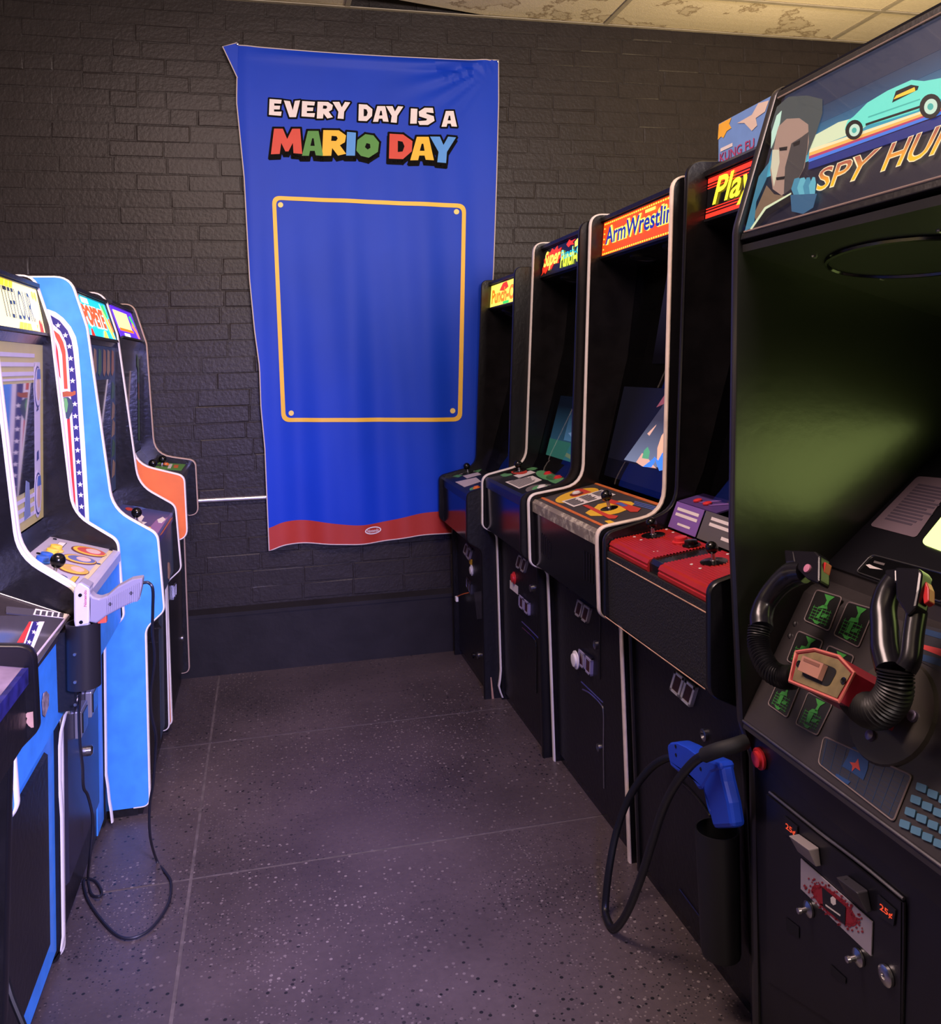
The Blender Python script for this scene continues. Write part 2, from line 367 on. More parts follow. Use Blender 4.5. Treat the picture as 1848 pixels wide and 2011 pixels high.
# ceiling
def stain_mat():
    m = mat('ceiling_tile', (0.80, 0.72, 0.52), 0.85, noise=0.05, nscale=60, bump=0.5, bscale=140)
    nt = m.node_tree; b = nt.nodes['Principled BSDF']; src = b.inputs['Base Color'].links[0].from_socket
    geo = nt.nodes.new('ShaderNodeNewGeometry')
    n = nt.nodes.new('ShaderNodeTexNoise'); n.inputs['Scale'].default_value = 2.1; n.inputs['Detail'].default_value = 7; n.inputs['Roughness'].default_value = 0.62
    nt.links.new(geo.outputs['Position'], n.inputs[0])
    r = nt.nodes.new('ShaderNodeValToRGB'); cr = r.color_ramp
    for p, v in ((0.0, 0), (0.548, 0.0), (0.560, 0.75), (0.580, 0.18), (0.7, 0.12)):
        e = cr.elements.new(p); e.color = (v, v, v, 1)
    cr.elements.remove(cr.elements[-1]); 
    nt.links.new(n.outputs[0], r.inputs[0])
    mx = nt.nodes.new('ShaderNodeMix'); mx.data_type = 'RGBA'
    nt.links.new(r.outputs[0], mx.inputs[0]); nt.links.new(src, mx.inputs[6]); mx.inputs[7].default_value = (0.20, 0.12, 0.05, 1)
    nt.links.new(mx.outputs[2], b.inputs['Base Color']); return m
tile = stain_mat(); bar = mat('ceiling_grid_metal', (0.42, 0.38, 0.29), 0.5, noise=0.1); void = mat('plenum_dark', (0.02, 0.018, 0.016), 0.9)
ce = build('ceiling', MB().box(X0-0.1, X1+0.1, Y0-0.1, YW+0.1, ZC+0.30, ZC+0.36), void, None); finish(ce, 'stained cream suspended ceiling tiles in a metal grid', 'ceiling', kind='structure')
cxs = [0.435-1.335*k for k in (2, 1, 0)]+[1.77, 3.115, 4.4]; cys = [YW, 3.82]
while cys[-1] > Y0: cys.append(cys[-1]-0.61)
for i in range(len(cxs)-1):
    for j in range(len(cys)-1):
        a, b_, c, d = cxs[i]+0.012, cxs[i+1]-0.012, cys[j+1]+0.01, cys[j]-0.01
        mb = MB()
        if i == 2 and j == 0:   # the slipped tile by the wall leaves a dark wedge
            lo = [(a+0.02, c, ZC+0.03), (b_, c, ZC+0.004), (b_, d, ZC+0.004), (1.12, d, ZC+0.006), (a+0.02, d-0.105, ZC+0.03)]
            mb.loops(lo, [(x, y, z_+0.015) for x, y, z_ in lo])
        else:
            N = 6; sag = -0.010 if j == 0 else -0.004    # old tiles sag a little in the middle
            for k in range(N):
                for l in range(N):
                    pass
            vs = []; fs = []
            for k in range(N+1):
                for l in range(N+1):
                    s_ = sag*math.sin(math.pi*k/N)*math.sin(math.pi*l/N); vs.append((a+(b_-a)*k/N, c+(d-c)*l/N, ZC+0.004+s_))
            for k in range(N):
                for l in range(N): fs.append((k*(N+1)+l, (k+1)*(N+1)+l, (k+1)*(N+1)+l+1, k*(N+1)+l+1))
            mb.add(vs, fs); mb.box(a, b_, c, d, ZC+0.006, ZC+0.02)
        build('ceiling_tile', mb, tile, ce)
for x in cxs[1:-1]: build('grid_bar', MB().box(x-0.012, x+0.012, Y0, YW, ZC-0.003, ZC+0.003).box(x-0.002, x+0.002, Y0, YW, ZC+0.003, ZC+0.04), bar, ce)
for y in cys[1:-1]: build('grid_bar', MB().box(X0, X1, y-0.012, y+0.012, ZC-0.0035, ZC+0.002).box(X0, X1, y-0.002, y+0.002, ZC+0.003, ZC+0.04), bar, ce)
build('wall_angle', MB().box(X0, X1, YW-0.022, YW+0.004, ZC-0.004, ZC+0.0), bar, ce)
# pipe along the brick wall
pz = 0.797
pb = MB().tube([(-1.5, YW-0.018, pz+0.01), (-0.3, YW-0.018, pz), (0.06, YW-0.018, pz-0.002)], 0.0105, 14)
pp = thing('conduit_pipe', 'thin shiny metal conduit pipe running along the brick wall behind the banner', 'pipe', (-0.3, YW-0.018, pz))
build('tube', pb, mat('galvanised', (0.75, 0.72, 0.76), 0.3, 0.9, noise=0.1), pp, smooth=True)
for x in (-0.33,):
    build('strap', MB().box(x-0.012, x+0.012, YW-0.030, YW+0.004, pz-0.013, pz+0.013), chrome, pp, bevel=0.003)

# ------------------------------------------------------------------ banner
YB = 4.206
LFT = [(2.912, -0.085), (2.767, -0.090), (2.646, -0.094), (2.288, -0.066), (2.049, -0.058), (1.81, -0.050), (1.572, -0.032), (1.405, -0.013), (1.215, -0.010), (1.025, 0.004), (0.836, 0.008), (0.553, 0.014)]
RGT = [(2.915, 1.184), (2.7, 1.178), (2.3, 1.155), (1.832, 1.125), (1.4, 1.08), (1.0, 1.03), (0.75, 0.99), (0.55, 0.95)]
def interp(tab, z):
    if z >= tab[0][0]: return tab[0][1]
    for (a, xa), (b, xb) in zip(tab, tab[1:]):
        if z >= b: return xa+(xb-xa)*(a-z)/(a-b)
    return tab[-1][1]
def surf(x, z):
    """depth of the hanging cloth: tight at the top corners, loose vertical folds lower down"""
    a = max(0, min(1, (2.9-z)/2.2)); u = (x+0.09)/1.27
    y = YB-0.010*a*math.sin(u*21+0.6*math.sin(z*2.2))-0.006*a*math.sin(u*43+1.3+z*1.1)-0.010*a
    y -= 0.014*math.exp(-((u-0.035)/0.03)**2)*(0.4+0.6*a)
    # drag folds running from the right hand pin
    dx, dz = 1.18-x, 2.9-z; r = math.hypot(dx, dz)
    if r > 1e-4 and dx > 0: y -= 0.010*math.exp(-((r-0.22)/0.2)**2)*math.sin(math.atan2(dz, dx)*26)*math.exp(-(math.atan2(dz, dx)/0.7)**2)
    y -= 0.012*math.exp(-((z-2.875)/0.018)**2)*math.sin(math.pi*max(0, min(1, u)))
    return y
def zbot(u): return 0.562+0.012*math.sin(u*9+0.5)-0.016*math.exp(-(u/0.05)**2)
def ztop(u): return 2.914-0.012*math.sin(math.pi*u)
def bpt(u, v):
    z = ztop(u)+(zbot(u)-ztop(u))*v
    xl, xr = interp(LFT, z), interp(RGT, z)
    x = xl+(xr-xl)*u
    return Vector((x, surf(x, z), z))
NU, NV = 110, 120
vred = lambda u: 0.958-0.004*math.sin(u*9+0.5)
clothm = mat('blue_banner_cloth', (0.005, 0.048, 0.54), 0.5, noise=0.05, nscale=3, bump=0.12, bscale=9, spec=0.22)
redcl = mat('red_banner_cloth', (0.40, 0.026, 0.012), 0.55, noise=0.06, nscale=6, bump=0.12, bscale=9)
hemm = mat('white_hem', (0.60, 0.52, 0.52), 0.6)
ban = thing('wall_banner', 'large royal blue cloth banner hanging on the brick wall with yellow frame and red hem', 'banner', (0.55, YB, 0.56))
def sheet(v0, v1, nv, m, name):
    mb = MB(); vs = []; fs = []
    for j in range(nv+1):
        for i in range(NU+1):
            u = i/NU; vv = v0(u)+(v1(u)-v0(u))*j/nv; vs.append(bpt(u, vv))
    n = len(vs); vs += [p+Vector((0, 0.0015, 0)) for p in vs]; W = NU+1
    for j in range(nv):
        for i in range(NU):
            a = j*W+i; fs.append((a, a+1, a+W+1, a+W)); fs.append((n+a, n+a+W, n+a+W+1, n+a+1))
    mb.add(vs, fs); return build(name, mb, m, ban, smooth=True)
sheet(lambda u: 0, vred, NV, clothm, 'blue_field'); sheet(vred, lambda u: 1.0, 8, redcl, 'red_hem_band')
ring = [bpt(i/60, 0) for i in range(61)]+[bpt(1, j/60) for j in range(1, 61)]+[bpt(1-i/60, 1) for i in range(1, 61)]+[bpt(0, 1-j/60) for j in range(1, 60)]
build('stitched_edge', MB().tube(ring+[ring[0]], 0.0028, 6), hemm, ban, smooth=True)
# folded over corner at the top left pin
c0 = bpt(0, 0); tip = Vector((-0.152, YB-0.012, 2.900))
mb = MB().loops([c0+Vector((0.004, -0.012, 0.008)), tip, Vector((-0.088, YB-0.004, 2.758))], [c0+Vector((0.004, -0.009, 0.008)), tip+Vector((0, 0.003, 0)), Vector((-0.088, YB-0.001, 2.758))])
fc = build('folded_corner', mb, clothm, ban)
build('stitched_edge', MB().tube([c0+Vector((0.0, -0.012, 0.008)), tip, Vector((-0.088, YB-0.004, 2.758))], 0.0028, 6), hemm, fc, smooth=True)
for p in (c0+Vector((0.0, -0.016, 0.0)), bpt(1, 0)+Vector((-0.004, -0.004, -0.008))): build('push_pin', MB().lathe(p, (0, -1, 0), [(0.002, -0.01), (0.006, 0), (0.005, 0.004), (0.001, 0.005)], 10), chrome, ban)
PB = PY(YB-0.01)
def bprint(name, loops, m, off, parent=None, many=False):
    """flat print that follows the cloth: pixel loops (outer, holes...)"""
    bm = bmesh.new(); flat = []
    for grp in (loops if many else [loops]):
        L3 = [[at(p, PB) for p in lp] for lp in ([grp] if many else grp)]
        fl_ = [p for lp in L3 for p in lp]; vs = [bm.verts.new((p.x, p.z, 0)) for p in fl_]; flat += fl_
        for t in tessellate_polygon([[Vector((p.x, p.z, 0)) for p in lp] for lp in L3]):
            try: bm.faces.new([vs[i] for i in t])
            except ValueError: pass
    x0, x1 = min(p.x for p in flat), max(p.x for p in flat); z0, z1 = min(p.z for p in flat), max(p.z for p in flat); st = 0.012
    for k in range(int(math.floor(x0/st)), int(math.ceil(x1/st))+1):
        bmesh.ops.bisect_plane(bm, geom=bm.verts[:]+bm.edges[:]+bm.faces[:], plane_co=(k*st, 0, 0), plane_no=(1, 0, 0))
    for k in range(int(math.floor(z0/0.03)), int(math.ceil(z1/0.03))+1):
        bmesh.ops.bisect_plane(bm, geom=bm.verts[:]+bm.edges[:]+bm.faces[:], plane_co=(0, k*0.03, 0), plane_no=(0, 1, 0))
    bmesh.ops.triangulate(bm, faces=bm.faces[:]); bm.verts.index_update()
    mb = MB(); mb.add([Vector((v.co.x, surf(v.co.x, v.co.y)-off, v.co.y)) for v in bm.verts], [[v.index for v in f.verts] for f in bm.faces]); bm.free()
    return build(name, mb, m, parent or ban)
GL = {
 'E': [[(0, .05), (.05, 1), (1, .95), (.95, .72), (.42, .74), (.42, .6), (.88, .6), (.85, .38), (.4, .38), (.4, .25), (1, .25), (.95, 0)]],
 'V': [[(0, 1), (.38, .95), (.55, .4), (.68, .97), (1, 1), (.75, 0), (.35, 0)]],
 'R': [[(0, 0), (.05, 1), (.7, .98), (1, .78), (.95, .52), (.74, .40), (1, .07), (.66, 0), (.42, .30), (.38, 0)], [(.38, .58), (.4, .77), (.60, .75), (.65, .66), (.58, .57)]],
 'Y': [[(0, 1), (.38, 1), (.52, .68), (.7, 1), (1, .97), (.65, .42), (.62, 0), (.28, .03), (.33, .42)]],
 'D': [[(0, .02), (.03, 1), (.6, .97), (1, .7), (.97, .3), (.6, 0)], [(.38, .28), (.38, .72), (.58, .68), (.66, .5), (.58, .3)]],
 'A': [[(0, 0), (.28, 1), (.78, 1), (1, 0), (.65, .02), (.6, .2), (.38, .2), (.33, 0)], [(.40, .40), (.48, .70), (.55, .70), (.60, .40)]],
 'I': [[(0, 0), (.1, 1), (1, .97), (.9, 0)]],
 'S': [[(0, .22), (.1, 0), (.6, 0), (1, .25), (.95, .52), (.5, .66), (.52, .74), (.95, .7), (.9, 1), (.4, 1), (.05, .78), (.08, .5), (.55, .36), (.5, .26)]],
 'M': [[(0, .0), (.1, 1), (.38, 1), (.52, .6), (.68, 1), (.93, 1), (1, 0.02), (.72, .05), (.70, .45), (.56, .12), (.46, .12), (.33, .45), (.28, .02)]],
 'O': [[(0, .3), (.05, .75), (.4, 1), (.75, .95), (1, .65), (.95, .25), (.55, 0), (.2, .08)], [(.38, .45), (.45, .62), (.6, .58), (.62, .42), (.5, .35)]]}
pr = {'W': mat('print_white', (0.80, 0.74, 0.76), 0.55), 'R': mat('print_red', (0.62, 0.045, 0.02), 0.55), 'G': mat('print_green', (0.06, 0.26, 0.035), 0.55),
      'Y': mat('print_yellow', (0.86, 0.50, 0.02), 0.55), 'B': mat('print_blue', (0.07, 0.30, 0.80), 0.55), 'K': mat('print_black', (0.004, 0.0035, 0.004), 0.6, spec=0.05)}
WORDS = [('E', 333, 410, 412, 514, 'W'), ('V', 423, 522, 420, 522, 'W'), ('E', 530, 612, 424, 522, 'W'), ('R', 623, 720, 428, 530, 'W'), ('Y', 718, 826, 430, 534, 'W'),
         ('D', 875, 960, 443, 546, 'W'), ('A', 963, 1058, 455, 550, 'W'), ('Y', 1042, 1147, 455, 556, 'W'), ('I', 1188, 1232, 470, 562, 'W'), ('S', 1235, 1336, 466, 570, 'W'), ('A', 1378, 1472, 485, 580, 'W'),
         ('M', 345, 535, 592, 748, 'R'), ('A', 533, 662, 605, 756, 'G'), ('R', 655, 800, 600, 756, 'Y'), ('I', 800, 860, 612, 756, 'B'), ('O', 862, 1000, 625, 768, 'G'),
         ('D', 1060, 1202, 622, 776, 'R'), ('A', 1188, 1332, 642, 784, 'Y'), ('Y', 1308, 1466, 640, 800, 'B')]
for ch_, xa, xb, ya, yb, c in WORDS:
    big = c != 'W'
    lp = [[(420+(xa+(xb-xa)*a)/3.08, 60+(yb-(yb-ya)*b)/3.08) for a, b in L] for L in GL[ch_]]
    # black keyline and drop shadow behind each letter
    out = lp[0]; cxp = sum(p[0] for p in out)/len(out); cyp = sum(p[1] for p in out)/len(out)
    shadow = MB(); g = 4.2 if big else 3.4
    segs = []
    for i in range(len(out)):
        p, q = out[i], out[(i+1) % len(out)]
        d = math.hypot(q[0]-p[0], q[1]-p[1]) or 1; nx, ny = (q[1]-p[1])/d*g, -(q[0]-p[0])/d*g; tx, ty = (q[0]-p[0])/d*g*.7, (q[1]-p[1])/d*g*.7
        segs.append([(p[0]+nx-tx, p[1]+ny-ty), (q[0]+nx+tx, q[1]+ny+ty), (q[0]-nx+tx, q[1]-ny+ty), (p[0]-nx-tx, p[1]-ny-ty)])
    allv = []; allf = []
    polys = segs+[[p for p in out]]
    if big: polys += [[(x-3*0.4, y+7) for x, y in s_] for s_ in segs]+[[(x-1, y+7) for x, y in out]]
    lt = bprint('letter', lp[:1], pr[c], 0.0040)
    bprint('letter_outline', polys, pr['K'], 0.0024, lt, True)
    for hole in lp[1:]: bprint('letter_counter', [hole], pr['K'], 0.0056, lt)
def rrect(c, r, n=6):
    """rounded quad in pixels: corners TL TR BR BL"""
    out = []
    for i in range(4):
        p = Vector(c[i]); a = Vector(c[i-1]); b = Vector(c[(i+1) % 4]); d0, d1 = (a-p).normalized(), (b-p).normalized()
        for k in range(n+1):
            t = k/n; q = (p+d0*r)*(1-t)**2+p*2*t*(1-t)+(p+d1*r)*t*t; out.append((q.x, q.y))
    return out
bprint('printed_frame', [rrect([(534, 384), (916, 400), (908, 828), (553, 829)], 17), rrect([(542, 392), (908, 408), (900, 820), (561, 821)], 11)], mat('frame_yellow', (0.86, 0.52, 0.045), 0.5), 0.0025)
for c in ((551, 402), (897, 415.5), (890, 807), (572, 811.5)): bprint('printed_rivet', [ellipse_px(*c, 5.2, 5.2)], mat('rivet_yellow', (0.86, 0.66, 0.2), 0.5), 0.0025)
bprint('printed_logo', [ellipse_px(733, 1042, 16.5, 7.4, -6, 28), ellipse_px(733, 1042, 14.2, 5.3, -6, 28)], pr['W'], 0.0028)
vs, fs, bb = text_faces('Nintendo', 0.012)
mb = MB(); P3 = [at((721.5+23*(x-bb[0])/(bb[1]-bb[0]), 1046.6-2.2*(x-bb[0])/(bb[1]-bb[0])-6.2*(y-bb[2])/(bb[3]-bb[2])), PB) for x, y in vs]
mb.add([Vector((p.x, surf(p.x, p.z)-0.0028, p.z)) for p in P3], fs); build('printed_logo', mb, pr['W'], ban)

# ------------------------------------------------------------------ cabinet building blocks
TH = 0.019
def panel(root, path, base, ya, yb, m_near, m_far, mold, side, mold_from=0.0, mold_path=None, label=None):
    xb = path[0][0]; poly = list(path)+[(xb, base)]
    a = [(x, ya, z) for x, z in poly]; b = [(x, yb, z) for x, z in poly]
    p = build('side_panel', MB().loops(a, b, 0, 1, 2), [black, m_near, m_far], root, label)
    mp = mold_path or [q for q in path[1:]]
    mp = [(mp[0][0]+0.10*side, mp[0][1])]+mp if mp[0][1] > 1.5 else mp
    if mold is not None: molding(p, mp, (ya+yb)/2, mold, side, abs(yb-ya)/2+0.0005)
    return p
def molding(parent, mp, yc, m, side, hw, h=0.0045, name='edge_molding'):
    mb = MB(); N = len(mp); sec = [(-hw, -0.001), (-hw, h*.45), (-hw*.6, h), (hw*.6, h), (hw, h*.45), (hw, -0.001)]
    rows = []
    for i, (x, z) in enumerate(mp):
        a, b = mp[max(i-1, 0)], mp[min(i+1, N-1)]; t = Vector((b[0]-a[0], b[1]-a[1])).normalized()
        n = Vector((t.y, -t.x)) if side > 0 else Vector((-t.y, t.x))
        rows.append([(x+n.x*d, yc+y, z+n.y*d) for y, d in sec])
    K = len(sec); vs = [p for r in rows for p in r]
    fs = [(i*K+k, i*K+(k+1) % K, (i+1)*K+(k+1) % K, (i+1)*K+k) for i in range(N-1) for k in range(K)]
    fs += [tuple(range(K)), tuple(range((N-1)*K, N*K))]
    return build(name, MB().add(vs, fs), m, parent, smooth=True)
def board(root, name, pts, ya, yb, m, label=None, bevel=0):
    return build(name, MB().loops([(x, ya, z) for x, z in pts], [(x, yb, z) for x, z in pts]), m, root, label, bevel=bevel)
def slab(root, name, a, b, t, side, ya, yb, m, label=None):
    """board whose visible face runs from a to b in (x, z); thickness goes away from the player"""
    n = XZ(a, b, -side)[1]; p = [a, b, (b[0]-n.x*t, b[1]-n.z*t), (a[0]-n.x*t, a[1]-n.z*t)]
    return board(root, name, p, ya, yb, m, label)
def joystick(root, p, n, h=0.055, r=0.0165, ball=None, disc_r=0.028):
    """p: point on the panel, n: panel normal"""
    n = Vector(n); p = Vector(p)
    j = build('joystick', MB().lathe(p, n, [(disc_r, 0.0008), (disc_r, 0.002), (disc_r*.35, 0.004), (0.0055, 0.006), (0.005, h)], 18), chrome if ball is None else chrome, root, smooth=True)
    build('dust_washer', MB().lathe(p, n, [(disc_r, 0.0008), (disc_r, 0.0026), (disc_r*.4, 0.0045), (0.004, 0.005)], 20), black_pl, j, smooth=True)
    build('ball_top', MB().sphere(p+n*(h+r*.7), r), ball or black_pl, j, smooth=True)
    return j
def button(root, p, n, m, r=0.0145, h=0.009, label=None):
    return build('button', MB().lathe(p, n, [(r*1.22, 0.0005), (r*1.22, 0.004), (r*.95, 0.0055), (r*.9, 0.0045), (r*.86, h), (r*.6, h+0.0015), (0.001, h+0.001)], 18), m, root, label, smooth=True)
def lens(name, c): return mat(name, c, 0.25)
lightframe = mat('grey_coin_frame', (0.40, 0.36, 0.38), 0.4)
def coin_entry(root, plane, quad_px, frame_m=lightframe, win=None, proud=0.010):
    """pair of framed coin windows, outline given as TL TR BR BL pixels"""
    P = [at(p, plane) for p in quad_px]; n = plane[1]
    tl, tr, br, bl_ = P
    q = Quad(bl_, br, tl); body = build('coin_entry', MB().prism(P, n, proud*0.6, 0.0), black, root)
    for a0, a1 in ((0.0, 0.47), (0.53, 1.0)):
        fr = MB()
        for r_ in (rect(a0, a1, 0.88, 1.0), rect(a0, a1, 0.0, 0.12), rect(a0, a0+0.08, 0.0, 1.0), rect(a1-0.08, a1, 0.0, 1.0)):
            fr.prism([q.pt(*uv) for uv in r_], n, proud, 0.0)
        f = build('coin_frame', fr, frame_m, body)
        build('coin_window', MB().prism([q.pt(*uv) for uv in rect(a0+0.08, a1-0.08, 0.12, 0.88)], n, proud*0.62, 0.002), win or mat('dark_red_lens', (0.05, 0.012, 0.015), 0.25), f)
    return body
def frame_line(root, name, pts_px, plane, w, m, proud=0.004):
    """raised bead following a pixel polyline on a plane"""
    P = catmull(clampy([at(p, plane)+plane[1]*0.001 for p in pts_px], plane), 5)
    return build(name, MB().tube(P, w, 6), m, root, smooth=True)
def lines_on(root, q, a0, a1, b0, b1, n, m, off=0.0016, ragged=0.25):
    """rows of fine print, too small to read"""
    mb = MB()
    for i in range(n):
        b = b1-(b1-b0)*(i+0.5)/n; h = (b1-b0)/n*0.28; e = a1-(a1-a0)*random.uniform(0, ragged)
        mb.prism([q.pt(a0, b-h), q.pt(e, b-h), q.pt(e, b+h), q.pt(a0, b+h)], q.n, 0.0003, off)
    return build('fine_print', mb, m, root)
def glow(name, c, s): return mat(name, tuple(0.3*v for v in c), 0.4, emit=s, noise=0.02, ecol=c) if s > 5 else mat(name, tuple(0.3*v for v in c), 0.4, emit=s*1.3, noise=0.02, ecol=c)
def grad_glow(name, lo, hi, s, z0, z1):
    m = glow(name, lo, s); nt = m.node_tree; b = nt.nodes['Principled BSDF']; g = nt.nodes.new('ShaderNodeNewGeometry'); sp = nt.nodes.new('ShaderNodeSeparateXYZ'); nt.links.new(g.outputs['Position'], sp.inputs[0])
    mr = nt.nodes.new('ShaderNodeMapRange'); mr.inputs[1].default_value = z0; mr.inputs[2].default_value = z1; nt.links.new(sp.outputs['Z'], mr.inputs[0])
    mx = nt.nodes.new('ShaderNodeMix'); mx.data_type = 'RGBA'; nt.links.new(mr.outputs[0], mx.inputs[0]); mx.inputs[6].default_value = (*lo, 1); mx.inputs[7].default_value = (*hi, 1)
    nt.links.new(mx.outputs[2], b.inputs['Emission Color']); b.inputs['Base Color'].default_value = (0.02, 0.02, 0.02, 1)
    return m

def shell(root, path, base, y0, y1, near, far, mold_n, mold_f, side, marq, top_z, back_x, mf_path=None, mn_path=None):
    panel(root, path, base, y0, y0+TH, near, black_in, mold_n, side, mold_path=mn_path)
    panel(root, path, base, y1-TH, y1, black_in, far, mold_f, side, mold_path=mf_path)
    global CLAMP
    ya, yb = y0+TH, y1-TH; s = side; CLAMP = (ya+0.002, yb-0.002)
    board(root, 'back_board', [(back_x, base+0.02), (back_x-0.015*s, base+0.02), (back_x-0.015*s, top_z-0.02), (back_x, top_z-0.02)], ya, yb, black)
    (xb, zb), (xt, zt) = marq
    board(root, 'top_board', [(xt-0.012*s, zt+0.004), (xt-0.012*s, zt+0.018), (xt+0.02*s, top_z-0.008), (back_x-0.015*s, top_z-0.008), (back_x-0.015*s, top_z-0.024), (xt+0.03*s, zt+0.0)], ya, yb, black)
    return ya, yb
def marquee(root, marq, ya, yb, m, side, d=0.03, rails=black):
    (xb, zb), (xt, zt) = marq
    if side > 0: q = Quad((xb, yb-0.004, zb), (xb, ya+0.004, zb), (xt, yb-0.004, zt))
    else: q = Quad((xb, ya+0.004, zb), (xb, yb-0.004, zb), (xt, ya+0.004, zt))
    mq = build('marquee', MB().prism([q.pt(0, 0), q.pt(1, 0), q.pt(1, 1), q.pt(0, 1)], q.n, 0.004, -0.004), m, root)
    for b0, b1 in ((-0.05, 0.015), (0.985, 1.04)):
        build('marquee_rail', MB().prism([q.pt(0, b0), q.pt(1, b0), q.pt(1, b1), q.pt(0, b1)], q.n, 0.012, -0.006), rails, root)
    return q, mq

# ------------------------------------------------------------------ right row: three tall two-screen cabinets
GRP = 'tall black upright arcade cabinets along the right side'
screen_glass = glass('screen_glass', (0.62, 0.62, 0.66), 0.9)
def dual(label, path, y0, y1, near, far, mold_n, mold_f, marq, mq_mat, top, glassln, cp, front, low, cp_mat, lip_mat, mf_path=None, fu=black, fl_=black, spk=True):
    root = thing('arcade_cabinet', label, 'arcade machine', (path[-1][0]+0.35, (y0+y1)/2, 0), GRP)
    fp = fillet(path); bx = path[0][0]
    ya, yb = shell(root, fp, 0.0, y0, y1, near, far, mold_n, mold_f, 1, marq, top, bx, mf_path)
    q, mq = marquee(root, marq, ya, yb, mq_mat, 1)
    (xb, zb) = marq[0]; g0 = glassln[0]
    slab(root, 'speaker_board', (xb+0.004, zb-0.012), (g0[0], g0[1]-0.02), 0.012, 1, ya, yb, black_in)
    sp = XZ((xb+0.004, zb-0.012), (g0[0], g0[1]-0.02), -1)
    for k in range(2):
        yc = ya+(yb-ya)*(0.3+0.4*k); mid = Vector(((xb+g0[0])/2, yc, (zb-0.012+g0[1]-0.02)/2))
        build('speaker_grille', MB().lathe(mid, sp[1], [(0.045, 0.0), (0.045, 0.004), (0.038, 0.006), (0.036, 0.003), (0.02, 0.005), (0.004, 0.006)], 20), black_rub, root, smooth=True)
    mb = MB()
    for a, b in zip(glassln, glassln[1:]):
        n = XZ(a, b, -1)[1]; pts = [a, b, (b[0]-n.x*.004, b[1]-n.z*.004), (a[0]-n.x*.004, a[1]-n.z*.004)]
        mb.loops([(x, ya, z) for x, z in pts], [(x, yb, z) for x, z in pts])
    build('screen_glass', mb, screen_glass, root)
    g1 = glassln[-1]
    n = XZ(g0, g1, -1)[1]
    slab(root, 'screen_surround', (g0[0]-n.x*0.11, g0[1]-n.z*0.03), (g1[0]-n.x*.05, g1[1]-n.z*.05), 0.01, 1, ya, yb, black_in)
    # control panel: top plate with a folded front lip
    (fx, fz), (bx_, bz) = cp
    t = 0.004
    cpo = board(root, 'control_panel', [(fx, fz-0.035), (fx, fz-0.006), (fx+0.008, fz), (bx_, bz), (bx_, bz-0.02), (fx+0.012, fz-0.02), (fx+0.012, fz-0.035)], ya, yb, cp_mat)
    lip = board(cpo, 'front_lip', [(fx-0.003, fz-0.04), (fx-0.003, fz-0.008), (fx+0.006, fz+0.0015), (fx+0.010, fz+0.0018), (fx+0.008, fz), (fx, fz-0.006), (fx, fz-0.04)], ya, yb, lip_mat)
    board(root, 'upper_front', [(front, fz-0.03), (front, low[1]+0.02), (low[0], low[1]), (low[0]+0.012, low[1]), (front+0.012, fz-0.03)], ya, yb, fu)
    lf = board(root, 'lower_front', [(low[0], low[1]), (low[0], 0.03), (low[0]+0.012, 0.03), (low[0]+0.012, low[1])], ya, yb, fl_)
    board(root, 'kick_plate', [(low[0]+0.006, 0.03), (low[0]+0.006, 0.0), (low[0]+0.02, 0.0), (low[0]+0.02, 0.03)], ya, yb, black_in)
    return root, q, mq, ya, yb, cpo, XZ((fx+0.008, fz), (bx_, bz), -1), lf, PX(low[0]), PX(front)

# --- the far one by the banner
P_path = [(1.65, 1.797, 0), (1.056, 1.797, .03), (1.002, .897, .07), (.819, .856, .03), (.815, .655, .03), (.877, .618, .04), (.875, 0.0, .015)]
yel = glow('marquee_yellow', (1.0, 0.80, 0.10), 1.25); ora = glow('marquee_orange', (1.0, 0.20, 0.01), 1.1); redg = glow('marquee_red', (0.9, 0.03, 0.01), 1.1)
greg = glow('marquee_green', (0.05, 0.65, 0.12), 1.0); cyg = glow('marquee_cyan', (0.01, 0.55, 0.80), 1.1); blug = glow('marquee_blue', (0.01, 0.03, 0.35), 0.8)
cream = glow('marquee_cream', (1.0, 0.78, 0.38), 1.35); whiteg = glow('marquee_white', (1.0, 0.93, 0.80), 1.3); purg = glow('marquee_violet', (0.10, 0.02, 0.70), 1.1)
blackg = mat('marquee_black', (0.006, 0.006, 0.008), 0.25)
panel_blk = mat('control_panel_black', (0.006, 0.008, 0.010), 0.35, noise=0.3)
decg = mat('decal_green', (0.10, 0.33, 0.13), 0.5, noise=0.15); decr = mat('decal_red', (0.55, 0.05, 0.03), 0.5); decy = mat('decal_yellow', (0.78, 0.46, 0.03), 0.5); decb = mat('decal_blue', (0.08, 0.13, 0.40), 0.5); deco = mat('decal_orange', (0.62, 0.13, 0.03), 0.5, noise=0.2)
grey_dec = mat('decal_grey', (0.14, 0.12, 0.12), 0.5)
R1, q, mq, ya, yb, cpo, CPp, lf, LOW, UP = dual('tall black arcade cabinet with yellow lit sign, standing against the banner', P_path, 3.566, 4.164, black, black, blackm, blackm,
    ((1.089, 1.662), (1.099, 1.770)), yel, 1.80, [(1.20, 1.62), (1.189, 1.476), (1.177, 1.293), (1.085, .974), (1.045, 0.875)], ((0.836, 0.848), (1.03, 0.880)), 0.836, (0.895, 0.618), panel_blk, panel_blk, fu=black_gloss)
q.text('lettering', 'Punch-Out', 0.06, 0.95, 0.14, 0.78, ora, mq, 0.003, 0.045)
q.poly('sign_art', [(0.30, 0.66), (0.40, 0.95), (0.52, 0.97), (0.58, 0.72), (0.45, 0.60)], redg, mq, 0.002); q.poly('sign_art', rect(0.86, 0.97, 0.74, 0.92), greg, mq, 0.002)
q.poly('sign_art', rect(0.44, 0.62, 0.03, 0.15), greg, mq, 0.003)
